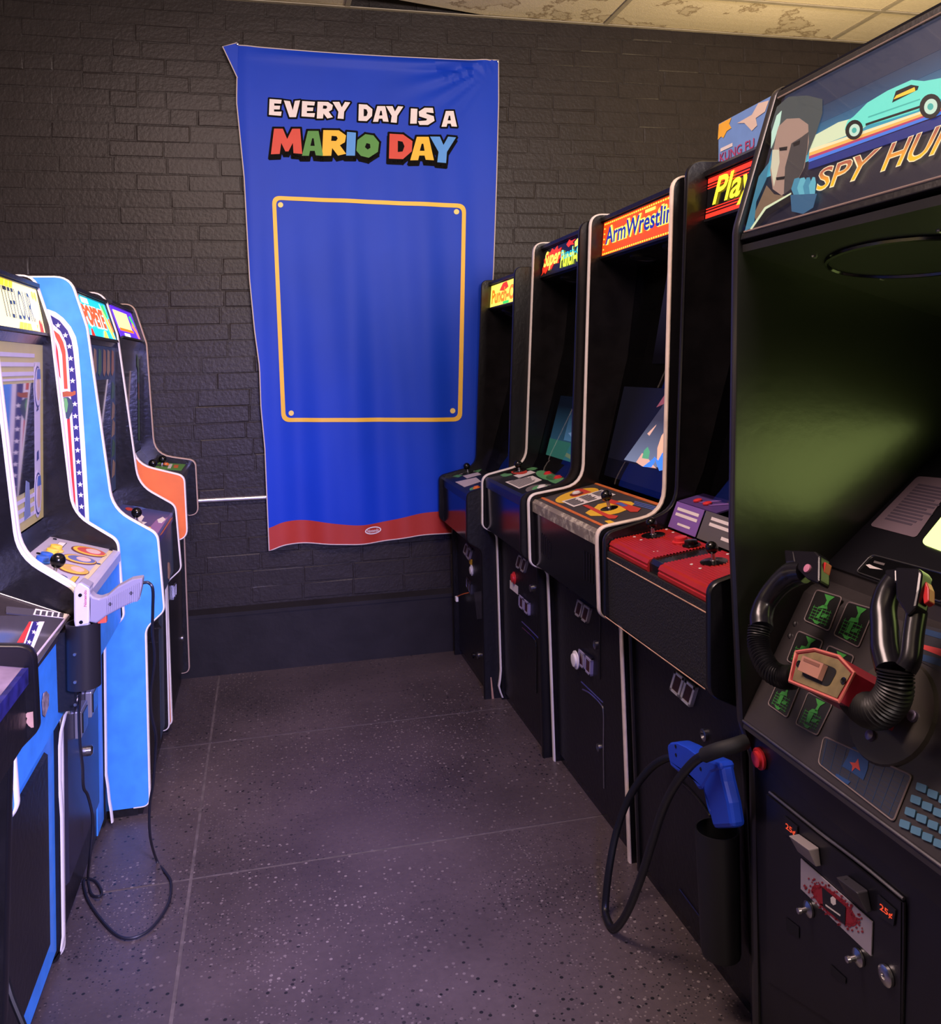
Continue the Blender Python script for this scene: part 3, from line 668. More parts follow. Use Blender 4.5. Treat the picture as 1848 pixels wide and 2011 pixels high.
def punch_panel(cpo, CPp, big):
    if big:
        S, OX, OY = 9.24, 860, 900
        for poly in ([(1125, 310), (1200, 275), (1260, 285), (1340, 285), (1350, 305), (1240, 335), (1180, 335)], [(1600, 200), (1690, 165), (1790, 165), (1815, 190), (1730, 220), (1650, 215)]): decal('arrow_decal', Z(poly, S, OX, OY), CPp, decg, cpo)
        for poly in ([(1155, 222), (1520, 160), (1580, 195), (1220, 268)], [(1370, 318), (1680, 228), (1775, 262), (1470, 360)], [(1222, 435), (1720, 322), (1890, 400), (1475, 555)]):
            d = decal('instruction_sheet', Z(poly, S, OX, OY), CPp, paper, cpo)
        qq = Quad(at(Z([(1475, 555)], S, OX, OY)[0], CPp), at(Z([(1890, 400)], S, OX, OY)[0], CPp), at(Z([(1222, 435)], S, OX, OY)[0], CPp))
        lines_on(cpo, qq, 0.06, 0.94, 0.08, 0.9, 9, ink)
        decal('joystick_decal', Z(ellipse_px(1475, 250, 150, 48, 0), S, OX, OY), CPp, decr, cpo, 0.0012)
        joystick(cpo, at(Z([(1480, 240)], S, OX, OY)[0], CPp), CPp[1], 0.02)
        for cx_, cy_ in ((1073, 932), (1093, 940)):
            decal('button_decal', ellipse_px(cx_, cy_+2, 21, 8.5, 14), CPp, decg, cpo); button(cpo, at((cx_+3, cy_-1), CPp), CPp[1], redp, 0.014)
        decal('button_decal', ellipse_px(1061, 960, 29, 8.5, -6), CPp, grey_dec, cpo); decal('button_decal', ellipse_px(1063, 960, 18, 6.5, -6), CPp, decg, cpo, 0.0014); button(cpo, at((1065, 958), CPp), CPp[1], white, 0.016)
    else:
        for poly in ([(889, 936), (897, 932), (908, 934), (900, 938)], [(930, 926), (938, 922), (946, 922), (940, 928)]): decal('arrow_decal', poly, CPp, decg, cpo)
        for poly in ([(894, 927), (926, 922), (931, 926), (900, 931)], [(909, 935), (938, 928), (945, 932), (917, 940)], [(894, 947), (935, 938), (945, 946), (912, 957)]): decal('instruction_sheet', poly, CPp, mat('paper_violet', (0.55, 0.48, 0.55), 0.7), cpo)
        decal('button_decal', ellipse_px(933, 961, 11, 4.5, -4), CPp, decg, cpo); button(cpo, at((936, 959), CPp), CPp[1], mat('orange_plastic', (0.8, 0.2, 0.03), 0.3), 0.014)
        joystick(cpo, at((919, 928), CPp), CPp[1], 0.02)
punch_panel(cpo, CPp, False)
coin_entry(lf, LOW, [(918, 1065), (929, 1077), (924, 1100), (913, 1084)])
coin_entry(lf, LOW, [(919, 1132), (928, 1143), (928, 1168), (919, 1152)], brushed)
decal('sticker', [(921, 1097), (928, 1099), (927, 1112), (922, 1106)], LOW, decy, lf)
button(lf, at((927, 1120), LOW), LOW[1], white, 0.02)
decal('steel_patch', [(933, 1163), (956, 1160), (957, 1214), (939, 1216)], LOW, brushed, lf, 0.001, 0.004, 'bent bare steel patch')
build('loose_wire', MB().tube(catmull([at((925, 1163), LOW), at((918, 1166), LOW)+Vector((-0.02, 0, 0)), at((911, 1170), LOW)+Vector((-0.03, 0, 0))]), 0.0022, 6), deco, lf)
c = at((910, 1175), LOW)+Vector((-0.032, 0, 0)); build('wire_plug', MB().box(c.x-0.006, c.x+0.006, c.y-0.012, c.y+0.012, c.z-0.011, c.z+0.011), white, lf, bevel=0.002)
build('lock', MB().lathe(at((941, 1287), LOW), LOW[1], [(0.014, 0), (0.014, 0.008), (0.01, 0.010), (0.002, 0.010)], 14), brushed, lf, smooth=True)
build('lock', MB().lathe(at((930, 1287), LOW), LOW[1], [(0.012, 0), (0.012, 0.006), (0.009, 0.004), (0.002, 0.004)], 14), black_pl, lf, smooth=True)
decal('bare_edge', [(963, 1330), (965, 1330), (972, 1388), (967, 1392)], PY(3.5655), wood, R1, 0.0005)

# --- second from the wall
S_path = [(1.72, 1.90, 0), (1.135, 1.90, .045), (1.073, .965, .09), (.882, .925, .04), (.877, .715, .03), (.938, .685, .04), (.940, 0.0, .015)]
sf = fillet(S_path)[1:]; sf = [p for p in sf if p[1] > 0.12]+[(0.940, 0.12), (0.936, 0.085), (0.930, 0.055), (0.936, 0.030), (0.944, 0.008)]
R2, q, mq, ya, yb, cpo, CPp, lf, LOW, UP = dual('tall black arcade cabinet with white edge trim and dark sign with red splash lettering', S_path, 2.984, 3.562, black, black, blackm, whitem,
    ((1.159, 1.755), (1.174, 1.868)), blackg, 1.90, [(1.31, 1.735), (1.283, 1.684), (1.253, 1.458), (1.194, 1.243), (1.122, .997), (1.098, 0.95)], ((0.893, 0.921), (1.09, 0.950)), 0.893, (0.952, 0.688), panel_blk, panel_blk, mf_path=sf, fu=black_gloss)
spl = [(0.0, 0.04), (0.03, 0.12), (0.02, 0.30), (0.06, 0.45), (0.04, 0.62), (0.10, 0.72), (0.12, 0.86), (0.18, 0.80), (0.22, 0.93), (0.28, 0.84), (0.34, 0.96), (0.36, 0.80), (0.44, 0.84), (0.42, 0.66), (0.46, 0.50), (0.40, 0.42), (0.41, 0.30), (0.30, 0.34), (0.24, 0.16), (0.18, 0.26), (0.10, 0.06), (0.07, 0.16)]
q.poly('sign_splash', spl, redg, mq, 0.001); q.text('lettering', 'Super', 0.05, 0.44, 0.14, 0.88, yel, mq, 0.003, 0.02, 0.35)
q.poly('sign_splash', [(0.55, 0.86), (0.60, 0.74), (0.64, 0.80), (0.72, 0.76), (0.68, 0.86), (0.74, 0.94), (0.66, 0.92), (0.60, 0.99)], redg, mq, 0.001)
q.poly('sign_art', [(0.74, 0.66), (0.86, 0.70), (0.90, 0.86), (0.80, 0.94), (0.73, 0.84)], yel, mq, 0.001)
lime = glow('marquee_lime', (0.75, 0.95, 0.03), 1.2)
q.text('lettering', 'Punch-Out', 0.46, 1.0, 0.08, 0.72, lime, mq, 0.003, 0.03); q.text('lettering', 'Punch-Out', 0.47, 0.99, 0.36, 0.70, cyg, mq, 0.0045, 0.0)
punch_panel(cpo, CPp, True)
coin_entry(lf, LOW, Z([(985, 305), (1118, 400), (1070, 605), (935, 500)], 8.045, 900, 1050))
coin_entry(lf, LOW, Z([(990, 940), (1140, 1060), (1140, 1275), (988, 1130)], 8.045, 900, 1050), mat('violet_frame', (0.30, 0.27, 0.42), 0.4))
button(lf, at((1010.5, 1135), LOW), LOW[1], redp, 0.020, 0.012)
d = decal('instruction_card', Z([(820, 718), (948, 820), (946, 948), (820, 845)], 8.045, 900, 1050), LOW, paper, lf)
build('lock', MB().lathe(at((1045, 1155), LOW), LOW[1], [(0.013, 0), (0.013, 0.008), (0.008, 0.010), (0.002, 0.009)], 14), chrome, lf, smooth=True)
frame_line(lf, 'door_bead', Z([(1010, 1375), (1130, 1490), (1240, 1600), (1272, 1640)], 8.045, 900, 1050), LOW, 0.0025, brushed)
frame_line(lf, 'door_bead', Z([(1020, 1470), (1130, 1570), (1210, 1650), (1235, 1720), (1240, 1900), (1240, 2011), (1240, 2500)], 8.045, 900, 1050), LOW, 0.003, black_gloss)
scr = Quad((1.165, 3.50, 1.0), (1.165, 3.05, 1.0), (1.235, 3.50, 1.24))
q2 = Quad((1.150, yb-0.03, 1.005), (1.150, ya+0.03, 1.005), (1.222, yb-0.03, 1.25))
sh = build('picture_tube', MB().prism([q2.pt(0, 0), q2.pt(1, 0), q2.pt(1, 1), q2.pt(0, 1)], q2.n, 0.006, -0.006), grad_glow('screen_teal', (0.035, 0.11, 0.17), (0.003, 0.006, 0.015), 1.0, 1.07, 1.21), R2)
q2.poly('screen_image', rect(0.0, 1.0, 0.0, 0.28), glow('screen_green', (0.05, 0.23, 0.16), 0.9), sh, 0.0005); q2.poly('screen_image', rect(0.35, 1.0, 0.30, 0.75), grad_glow('screen_sky', (0.10, 0.26, 0.42), (0.01, 0.03, 0.06), 1.0, 1.08, 1.19), sh, 0.0005)
q2.poly('screen_image', [(0.42, 0.42), (0.6, 0.33), (1, 0.34), (1, 0.62)], grad_glow('screen_pale', (0.32, 0.50, 0.75), (0.06, 0.14, 0.26), 1.0, 1.09, 1.16), sh, 0.001)

# --- third, with the red sign
A_path = [(1.75, 1.92, 0), (1.162, 1.92, .045), (1.103, .955, .09), (.899, .928, .035), (.899, .688, .03), (.963, .665, .04), (.968, 0.0, .03)]
arm_cp = mat('control_panel_grey_brown', (0.055, 0.047, 0.048), 0.42, noise=0.12, nscale=8)
lipm = wear('worn_lip', (0.19, 0.16, 0.13), (0.42, 0.38, 0.30), 0.6, 0.5, 30)
R3, q, mq, ya, yb, cpo, CPp, lf, LOW, UP = dual('tall black arcade cabinet with cream edge trim and lit red sign reading ArmWrestling', A_path, 2.302, 2.968, black, black, whiteworn, whitem,
    ((1.194, 1.765), (1.208, 1.890)), glow('marquee_scarlet', (0.95, 0.06, 0.006), 1.05), 1.92, [(1.345, 1.75), (1.333, 1.72), (1.284, 1.405), (1.199, 1.093), (1.159, .972)], ((0.913, 0.913), (1.15, 0.957)), 0.915, (0.983, 0.668), arm_cp, lipm, fu=black_gloss)
q.text('lettering', 'ArmWrestling', 0.06, 0.985, 0.15, 0.84, yel, mq, 0.0024, 0.06); q.text('lettering', 'ArmWrestling', 0.055, 0.975, 0.17, 0.80, blug, mq, 0.0038, 0.022)
q.poly('sign_art', [(0.30, 0.50), (0.33, 0.72), (0.40, 0.70), (0.42, 0.45), (0.36, 0.36)], glow('marquee_gold', (1.0, 0.5, 0.01), 1.1), mq, 0.0014); q.poly('sign_art', rect(0.58, 0.70, 0.78, 0.86), yel, mq, 0.003)
mb = MB()
for k in range(36):
    a = 0.025+k*0.027
    for b in (0.07, 0.93): mb.prism([q.pt(a-0.007, b-0.022), q.pt(a+0.007, b-0.022), q.pt(a+0.007, b+0.022), q.pt(a-0.007, b+0.022)], q.n, 0.0006, 0.0015)
for k in range(5): b = 0.2+0.15*k; mb.prism([q.pt(0.018, b-0.02), q.pt(0.03, b-0.02), q.pt(0.03, b+0.02), q.pt(0.018, b+0.02)], q.n, 0.0006, 0.0015)
build('sign_bulb_dots', mb, glow('marquee_dot', (1.0, 0.62, 0.05), 1.3), mq)
S, OX, OY = 6.16, 1040, 930
for poly in ([(105, 288), (150, 280), (965, 655), (925, 665)], [(745, 115), (800, 112), (1600, 375), (1580, 400)]):
    dd = decal('border_strip', Z(poly, S, OX, OY), CPp, deco, cpo)
    P = [at(p, CPp) for p in Z(poly, S, OX, OY)]; mb = MB()
    for k in range(40):
        t = (k+.5)/40; a = P[0].lerp(P[3], t).lerp(P[1].lerp(P[2], t), .28); b = P[0].lerp(P[3], t).lerp(P[1].lerp(P[2], t), .72); d_ = (P[3]-P[0])*0.006
        mb.prism([a-d_, b-d_, b+d_, a+d_], CPp[1], 0.0004, 0.0016)
    build('border_dash', mb, mat('decal_amber', (0.55, 0.22, 0.06), 0.5), dd)
decal('yellow_oval', Z(ellipse_px(575, 268, 270, 66, -14), S, OX, OY), CPp, decy, cpo)
decal('yellow_oval', Z([(675, 480), (720, 450), (780, 420), (830, 375), (950, 350), (1100, 332), (1230, 345), (1270, 370), (1230, 400), (1160, 420), (1170, 445), (1080, 480), (960, 505), (860, 515), (740, 515)], S, OX, OY), CPp, decy, cpo)
for poly in ([(510, 285), (560, 195), (640, 190), (750, 230), (650, 255), (560, 285)], [(640, 390), (700, 385), (950, 500), (1075, 520), (1040, 552), (960, 552), (920, 530)], [(880, 330), (960, 310), (1130, 360), (1350, 430), (1310, 470), (1220, 470), (1100, 400), (960, 360)]):
    decal('red_arrow', Z(poly, S, OX, OY), CPp, decr, cpo, 0.0015)
decal('blue_patch', Z([(1040, 370), (1110, 360), (1190, 400), (1130, 410)], S, OX, OY), CPp, decb, cpo, 0.0024)
d = decal('instruction_sheet', Z([(390, 345), (875, 205), (1042, 262), (535, 412)], S, OX, OY), CPp, paper, cpo, 0.0018)
qq = Quad(at(Z([(535, 412)], S, OX, OY)[0], CPp), at(Z([(1042, 262)], S, OX, OY)[0], CPp), at(Z([(390, 345)], S, OX, OY)[0], CPp))
lines_on(d, qq, 0.04, 0.32, 0.1, 0.9, 8, ink, 0.0032); lines_on(d, qq, 0.38, 0.64, 0.1, 0.9, 7, ink, 0.0032); lines_on(d, qq, 0.70, 0.96, 0.3, 0.9, 5, ink, 0.0032)
decal('maker_badge', Z(rrect([(905, 580), (975, 570), (1085, 620), (1000, 636)], 12), S, OX, OY), CPp, decy, cpo, 0.0010)
cqa = Quad(at((1243, 992), CPp), at((1287, 1004), CPp), at((1247, 984), CPp))
lines_on(cpo, cqa, 0.0, 1.0, 0.0, 1.0, 3, decb, 0.001, 0.0)
joystick(cpo, at(Z([(965, 428)], S, OX, OY)[0], CPp), CPp[1], 0.030, 0.0175); button(cpo, at(Z([(570, 250)], S, OX, OY)[0], CPp), CPp[1], white, 0.015)
build('button_collar', MB().lathe(at(Z([(570, 255)], S, OX, OY)[0], CPp), CPp[1], [(0.024, 0.0008), (0.024, 0.004), (0.018, 0.005)], 18), mat('brown_plastic', (0.14, 0.03, 0.02), 0.4), cpo, smooth=True)
# vents, coin hardware, service door
for x0, x1, ya_, yb_ in ((1063, 1080, 1046, 1098), (1147, 1175, 1080, 1152)):
    mb = MB()
    for k in range(6):
        f = k/5; xx = x0+(x1-x0)*f; P = [at((xx, ya_+f*20), UP), at((xx+1.5, ya_+f*20), UP), at((xx+1.5, yb_-14*(1-f)), UP), at((xx, yb_-14*(1-f)), UP)]
        mb.prism(P, UP[1], 0.002, 0)
    build('vent_slots', mb, black_rub, R3)
coin_entry(lf, LOW, Z([(443, 760), (580, 855), (540, 1030), (405, 920)], 5.586, 1060, 1040))
coin_entry(lf, LOW, Z([(455, 1305), (588, 1410), (585, 1608), (450, 1470)], 5.586, 1060, 1040), mat('violet_frame', (0.30, 0.27, 0.42), 0.4))
button(lf, at(Z([(440, 1425)], 5.586, 1060, 1040)[0], LOW)+Vector((-0.012, 0, 0)), LOW[1], white, 0.024, 0.012)
build('lock', MB().lathe(at(Z([(620, 1265)], 5.586, 1060, 1040)[0], LOW), LOW[1], [(0.013, 0), (0.013, 0.006), (0.009, 0.007), (0.002, 0.003)], 14), brushed, lf, smooth=True)
frame_line(lf, 'door_bead', Z([(300, 640), (430, 690), (560, 780), (640, 830), (660, 900), (660, 1300), (660, 1640)], 5.586, 1060, 1040), LOW, 0.0035, black_gloss)
frame_line(lf, 'door_bead', Z([(460, 1670), (560, 1765), (700, 1900)], 5.586, 1060, 1040), LOW, 0.0025, brushed)
frame_line(lf, 'door_bead', [(1145, 1354), (1160, 1362), (1180, 1382), (1186, 1400), (1186, 1470), (1187, 1548)], LOW, 0.003, brushed)
build('lock', MB().lathe(at((1177, 1468), LOW), LOW[1], [(0.012, 0), (0.012, 0.006), (0.008, 0.007), (0.002, 0.003)], 14), brushed, lf, smooth=True)
q2 = Quad((1.168, yb-0.03, 0.99), (1.168, ya+0.03, 0.99), (1.255, yb-0.03, 1.30))
sh = build('picture_tube', MB().prism([q2.pt(0, 0), q2.pt(1, 0), q2.pt(1, 1), q2.pt(0, 1)], q2.n, 0.006, -0.006), glow('screen_grey_blue', (0.0025, 0.0025, 0.006), 1.0), R3)
SP = q2.plane()
def scr_dec(poly, m, off): decal('screen_image', poly, SP, m, sh, off)
scr_dec([(1226, 903), (1300, 800), (1345, 700), (1345, 930)], grad_glow('screen_haze', (0.17, 0.20, 0.31), (0.008, 0.008, 0.016), 1.0, 1.02, 1.20), 0.0005)
scr_dec([(1250, 908), (1262, 890), (1270, 896), (1282, 912), (1290, 920), (1262, 916)], glow('screen_peach', (0.62, 0.33, 0.26), 1.0), 0.001)
scr_dec([(1262, 900), (1266, 885), (1273, 878), (1277, 888), (1274, 902)], glow('screen_leaf', (0.08, 0.30, 0.16), 1.0), 0.0015)
scr_dec([(1264, 917), (1282, 903), (1287, 898), (1287, 908), (1280, 918)], glow('screen_blue', (0.05, 0.20, 0.80), 1.0), 0.002)
scr_dec([(1291, 912), (1292, 880), (1300, 856), (1312, 840), (1326, 842), (1326, 925), (1300, 915)], glow('screen_orange', (0.75, 0.36, 0.24), 1.0), 0.001)
scr_dec([(1286, 897), (1294, 905), (1302, 890), (1312, 886), (1309, 922), (1296, 925)], glow('screen_blue', (0.05, 0.20, 0.80), 1.0), 0.002)
scr_dec([(1306, 924), (1318, 910), (1330, 912), (1330, 935)], glow('screen_red', (0.6, 0.08, 0.06), 1.0), 0.0025)
scr_dec([(1272, 852), (1290, 834), (1288, 838), (1276, 856)], glow('screen_peach', (0.62, 0.33, 0.26), 1.0), 0.001)
scr_dec([(1290, 800), (1330, 740), (1340, 760), (1335, 800), (1312, 790)], glow('screen_maroon', (0.20, 0.05, 0.07), 1.0), 0.001)
q3 = Quad((1.33, yb-0.05, 1.38), (1.33, ya+0.03, 1.38), (1.40, yb-0.05, 1.70))
build('picture_tube', MB().prism([q3.pt(0.1, 0), q3.pt(1, 0), q3.pt(1, 1), q3.pt(0.1, 1)], q3.n, 0.006, -0.006), grad_glow('screen_dim_violet', (0.004, 0.003, 0.006), (0.030, 0.024, 0.05), 1.0, 1.40, 1.60), R3)

# --- fourth, with the Play sign and red ribbed control panel
C_path = [(1.80, 1.952, 0), (1.186, 1.952, .05), (1.118, .972, .09), (.903, .920, .03), (.896, .695, .03), (.970, .660, .03), (.975, 0.0, .02)]
red_rib = mat('red_ribbed_vinyl', (0.36, 0.016, 0.012), 0.36, noise=0.08)
R4, q, mq, ya, yb, cpo, CPp, lf, LOW, UP = dual('black arcade cabinet with red ribbed two-player control panel and lit yellow Play sign', C_path, 1.678, 2.272, black, black, blackm, blackm,
    ((1.230, 1.785), (1.244, 1.906)), blackg, 1.952, [(1.37, 1.76), (1.30, 1.40), (1.20, 1.08), (1.15, .97)], ((0.918, 0.905), (1.15, 0.932)), 0.905, (0.978, 0.675), black_in, black_in, fu=black_tx)
redline = glow('neon_red', (1.0, 0.03, 0.015), 1.3); q.text('lettering', 'Play', 0.07, 0.47, 0.10, 0.92, glow('neon_yellow', (1.0, 0.72, 0.03), 1.4), mq, 0.004, 0.018, 0.30)
for b0, b1 in ((0.86, 0.97), (0.79, 0.82), (0.73, 0.75), (0.03, 0.13), (0.17, 0.20), (0.24, 0.26)): q.poly('neon_stripe', rect(0.0, 1.0, b0, b1), redline, mq, 0.001)
# ribbed red vinyl in two pieces with a black gap
fx, fz = 0.918, 0.905
for y_a, y_b in ((2.248, 2.006), (1.946, 1.70)):
    mb = MB(); N = 17; pr_ = []
    for k in range(N+1):
        f = k/N; x = fx+0.006+f*0.150; zz = fz+0.0015+f*0.150*(0.932-0.905)/(1.15-0.918)
        pr_ += [(x, zz), (x+0.0024, zz+0.0032), (x+0.0062, zz+0.0032)]
    prof = [(fx+0.004, fz-0.045), (fx-0.008, fz-0.042), (fx-0.010, fz-0.034), (fx-0.007, fz-0.032), (fx-0.010, fz-0.026), (fx-0.010, fz-0.018), (fx-0.007, fz-0.016), (fx-0.009, fz-0.010), (fx-0.003, fz-0.001)]+pr_+[(pr_[-1][0], fz-0.01), (fx+0.004, fz-0.01)]
    mb.loops([(x, y_a, z) for x, z in prof], [(x, y_b, z) for x, z in prof]); build('ribbed_vinyl', mb, red_rib, cpo)
TOP = (CPp[0]+CPp[1]*0.003, CPp[1])
for p in ((1283, 1052), (1402, 1104)):
    n = CPp[1]; P = at(p, TOP)
    j = joystick(cpo, P, n, 0.024, 0.015, black_pl, 0.032)
for p, m in (((1338, 1065), redp), ((1358, 1072), black_pl)): button(cpo, at(p, TOP), CPp[1], m, 0.019, 0.014)
for p in ((1246, 1055), (1259, 1061), (1291, 1037), (1309, 1040), (1322, 1046), (1358, 1109), (1375, 1117), (1429, 1089)):
    build('screw', MB().lathe(at(p, TOP), CPp[1], [(0.0042, 0), (0.004, 0.0015), (0.001, 0.002)], 8), white, cpo)
for a, b in (((1280, 1084), (1296, 1082)), ((1408, 1150), (1430, 1145))):
    A_, B_ = at(a, TOP), at(b, TOP); build('player_mark', MB().tube([A_, B_], 0.0012, 5), paper, cpo)
# instruction plates behind the sticks
IP = PX(1.11); vio = mat('violet_plate', (0.20, 0.10, 0.36), 0.45); gpl = mat('grey_plate', (0.10, 0.09, 0.085), 0.45)
IPL = XZ((1.085, 0.935), (1.115, 1.0), -1)
q5 = Quad((1.082, 2.240, 0.932), (1.082, 2.085, 0.932), (1.112, 2.240, 1.000)); d = build('instruction_plate', MB().prism([q5.pt(a, b) for a, b in rect(0, 1, 0, 1)], q5.n, 0.003, 0), vio, cpo, bevel=0.002)
lines_on(d, q5, 0.12, 0.92, 0.45, 0.85, 2, paper, 0.0034, 0.1); lines_on(d, q5, 0.3, 0.8, 0.15, 0.3, 1, paper, 0.0034, 0.1)
q5 = Quad((1.082, 2.075, 0.932), (1.082, 1.705, 0.932), (1.112, 2.075, 1.000)); d = build('instruction_plate', MB().prism([q5.pt(a, b) for a, b in rect(0, 1, 0, 1)], q5.n, 0.003, 0), gpl, cpo)
lines_on(d, q5, 0.10, 0.95, 0.5, 0.9, 2, paper, 0.0034, 0.1); lines_on(d, q5, 0.3, 0.9, 0.18, 0.38, 1, paper, 0.0034, 0.1)
q5 = Quad((1.113, 2.240, 1.002), (1.113, 2.03, 1.002), (1.19, 2.240, 1.018)); d = build('upper_plate', MB().prism([q5.pt(a, b) for a, b in rect(0, 1, 0, 1)], q5.n, 0.004, -0.004), mat('dark_violet_plate', (0.075, 0.04, 0.17), 0.4), cpo)
for a in (0.30, 0.55):
    button(d, q5.pt(a, 0.35, 0.001), q5.n, redp, 0.010, 0.005); q5.poly('arrow_decal', [(a+0.05, 0.3), (a+0.12, 0.3), (a+0.32, 0.8), (a+0.25, 0.85)], vio, d, 0.001)
coin_entry(lf, LOW, Z([(718, 205), (838, 295), (808, 428), (685, 318)], 3.095, 1100, 1250), white)
for p in ((1385, 1443), (1388, 1716)): build('lock', MB().lathe(at(p, LOW), LOW[1], [(0.014, 0), (0.014, 0.006), (0.010, 0.007), (0.006, 0.002)], 14), brushed, lf, smooth=True)
frame_line(lf, 'door_bead', Z([(740, 880), (820, 960), (890, 1050), (920, 1110), (925, 1250), (925, 1600), (935, 1760), (910, 1790), (870, 1730), (730, 1540)], 3.095, 1100, 1250), LOW, 0.003, black_gloss)
bp = MB().tube([(0.893, 2.255, 0.700), (0.893, 1.70, 0.700)], 0.0014, 5); build('worn_edge', bp, wood, R4); build('worn_edge', MB().tube([(0.9045, 2.255, 0.857), (0.9045, 1.70, 0.857)], 0.0016, 5), wood, R4)
gd = mat('floor_dust', (0.14, 0.11, 0.10), 0.9)

# --- game box standing on top of the fourth cabinet
kb = thing('game_box', 'light blue KUNG FU game box standing on top of the cabinet with Play sign', 'game box', (1.31, 2.10, 1.952))
q = Quad((1.30, 2.295, 1.953), (1.30, 1.98, 1.953), (1.305, 2.295, 2.075))
bx = build('box', MB().prism([q.pt(a, b) for a, b in rect(0, 1, 0, 1)], q.n, 0.022, -0.022), mat('box_blue', (0.16, 0.30, 0.62), 0.5, noise=0.05), kb, bevel=0.002)
q.poly('cover_spot', [(0.0, 0.62), (0.06, 0.66), (0.10, 0.60), (0.16, 0.72), (0.24, 0.74), (0.20, 0.86), (0.24, 0.98), (0.02, 0.98)], mat('box_yellow', (0.85, 0.45, 0.04), 0.5), bx)
q.poly('cover_shape', [(0.34, 0.78), (0.46, 0.70), (0.58, 0.44), (0.66, 0.50), (0.64, 0.68), (0.78, 0.72), (0.84, 0.92), (0.68, 0.98), (0.58, 0.80)], mat('box_cream', (0.66, 0.54, 0.44), 0.5), bx)
q.poly('cover_label', rect(0.05, 0.26, 0.30, 0.38), paper, bx); q.text('lettering', 'KUNG FU', 0.04, 0.62, 0.04, 0.26, mat('box_red', (0.42, 0.05, 0.14), 0.5), bx, 0.002, 0.01)
#PART3
# ------------------------------------------------------------------ left row
GRL = 'upright arcade cabinets along the left side'
def left(label, path, base, y0, y1, near, far, mold_n, mold_f, marq, mq_mat, bez, cp, low, cp_mat, front_m, low_m, mf_path=None, mn_path=None, bez_mat=None, near_path=None):
    root = thing('arcade_cabinet', label, 'arcade machine', (path[-1][0]-0.35, (y0+y1)/2, 0), GRL)
    fp = fillet(path); bx = path[0][0]
    panel(root, fillet(near_path) if near_path else fp, base, y0, y0+TH, near, black_in, mold_n, -1, mold_path=mn_path)
    panel(root, fp, base, y1-TH, y1, black_in, far, mold_f, -1, mold_path=mf_path)
    global CLAMP
    ya, yb = y0+TH, y1-TH; top = path[0][1]; CLAMP = (ya+0.002, yb-0.002)
    board(root, 'back_board', [(bx, base+0.02), (bx+0.015, base+0.02), (bx+0.015, top-0.02), (bx, top-0.02)], ya, yb, black)
    (xb, zb), (xt, zt) = marq
    board(root, 'top_board', [(xt+0.010, zt+0.004), (xt+0.010, zt+0.016), (xt-0.03, top-0.008), (bx+0.015, top-0.008), (bx+0.015, top-0.024), (xt-0.03, zt)], ya, yb, black)
    q, mq = marquee(root, marq, ya, yb, mq_mat, -1)
    (x1, z1), (x0, z0) = bez          # top, bottom of the bezel plane
    slab(root, 'speaker_board', (xb-0.002, zb-0.008), (x1-0.002, z1), 0.012, -1, ya, yb, black_in)
    bq = Quad((x0, ya, z0), (x0, yb, z0), (x1, ya, z1))
    bz = build('bezel', MB().prism([bq.pt(a, b) for a, b in rect(0, 1, 0, 1)], bq.n, 0.004, -0.004), bez_mat or black_in, root)
    (fx, fz), (kx, kz) = cp
    slab(root, 'bezel_shelf', (x0+0.002, z0-0.004), (kx, kz), 0.012, -1, ya, yb, black_in)
    cpo = board(root, 'control_panel', [(fx, fz-0.03), (fx, fz-0.005), (fx-0.006, fz), (kx, kz), (kx, kz-0.02), (fx-0.012, fz-0.02), (fx-0.012, fz-0.03)], ya, yb, cp_mat)
    uf = board(root, 'upper_front', [(fx-0.004, fz-0.03), (fx-0.001, low[1]+0.03), (low[0], low[1]-0.02), (low[0]-0.012, low[1]-0.02), (fx-0.016, fz-0.03)], ya, yb, front_m)
    lf = board(root, 'lower_front', [(low[0], low[1]-0.02), (low[0], base+0.03), (low[0]-0.012, base+0.03), (low[0]-0.012, low[1]-0.02)], ya, yb, low_m)
    board(root, 'kick_plate', [(low[0]-0.01, base+0.03), (low[0]-0.01, 0.0), (low[0]-0.03, 0.0), (low[0]-0.03, base+0.03)], ya, yb, black_in)
    return root, q, mq, bq, bz, cpo, XZ((fx-0.006, fz), (kx, kz), 1), uf, lf, PXl(low[0])
def Lp(dx, base=0.0): return [(-1.2+dx, 1.70, 0), (-.585+dx, 1.70, .06), (-.537+dx, 1.54, .1), (-.470+dx, .965, .13), (-.337+dx, .878, .045), (-.320+dx, .635, .03), (-.377+dx, .585, .05), (-.373+dx, base, .04), (-.42+dx, base, 0)]
def Lq(): return [(-1.3, 1.70, 0), (-.680, 1.70, .05), (-.634, 1.545, .1), (-.578, .965, .13), (-.449, .873, .045), (-.435, .635, .03), (-.492, .585, .05), (-.494, 0.0, .04), (-.54, 0.0, 0)]
scr_glass = glass('dark_screen_glass', (0.55, 0.55, 0.6), 1.0)
dark_scr = mat('dark_screen', (0.010, 0.010, 0.014), 0.06, spec=0.9)

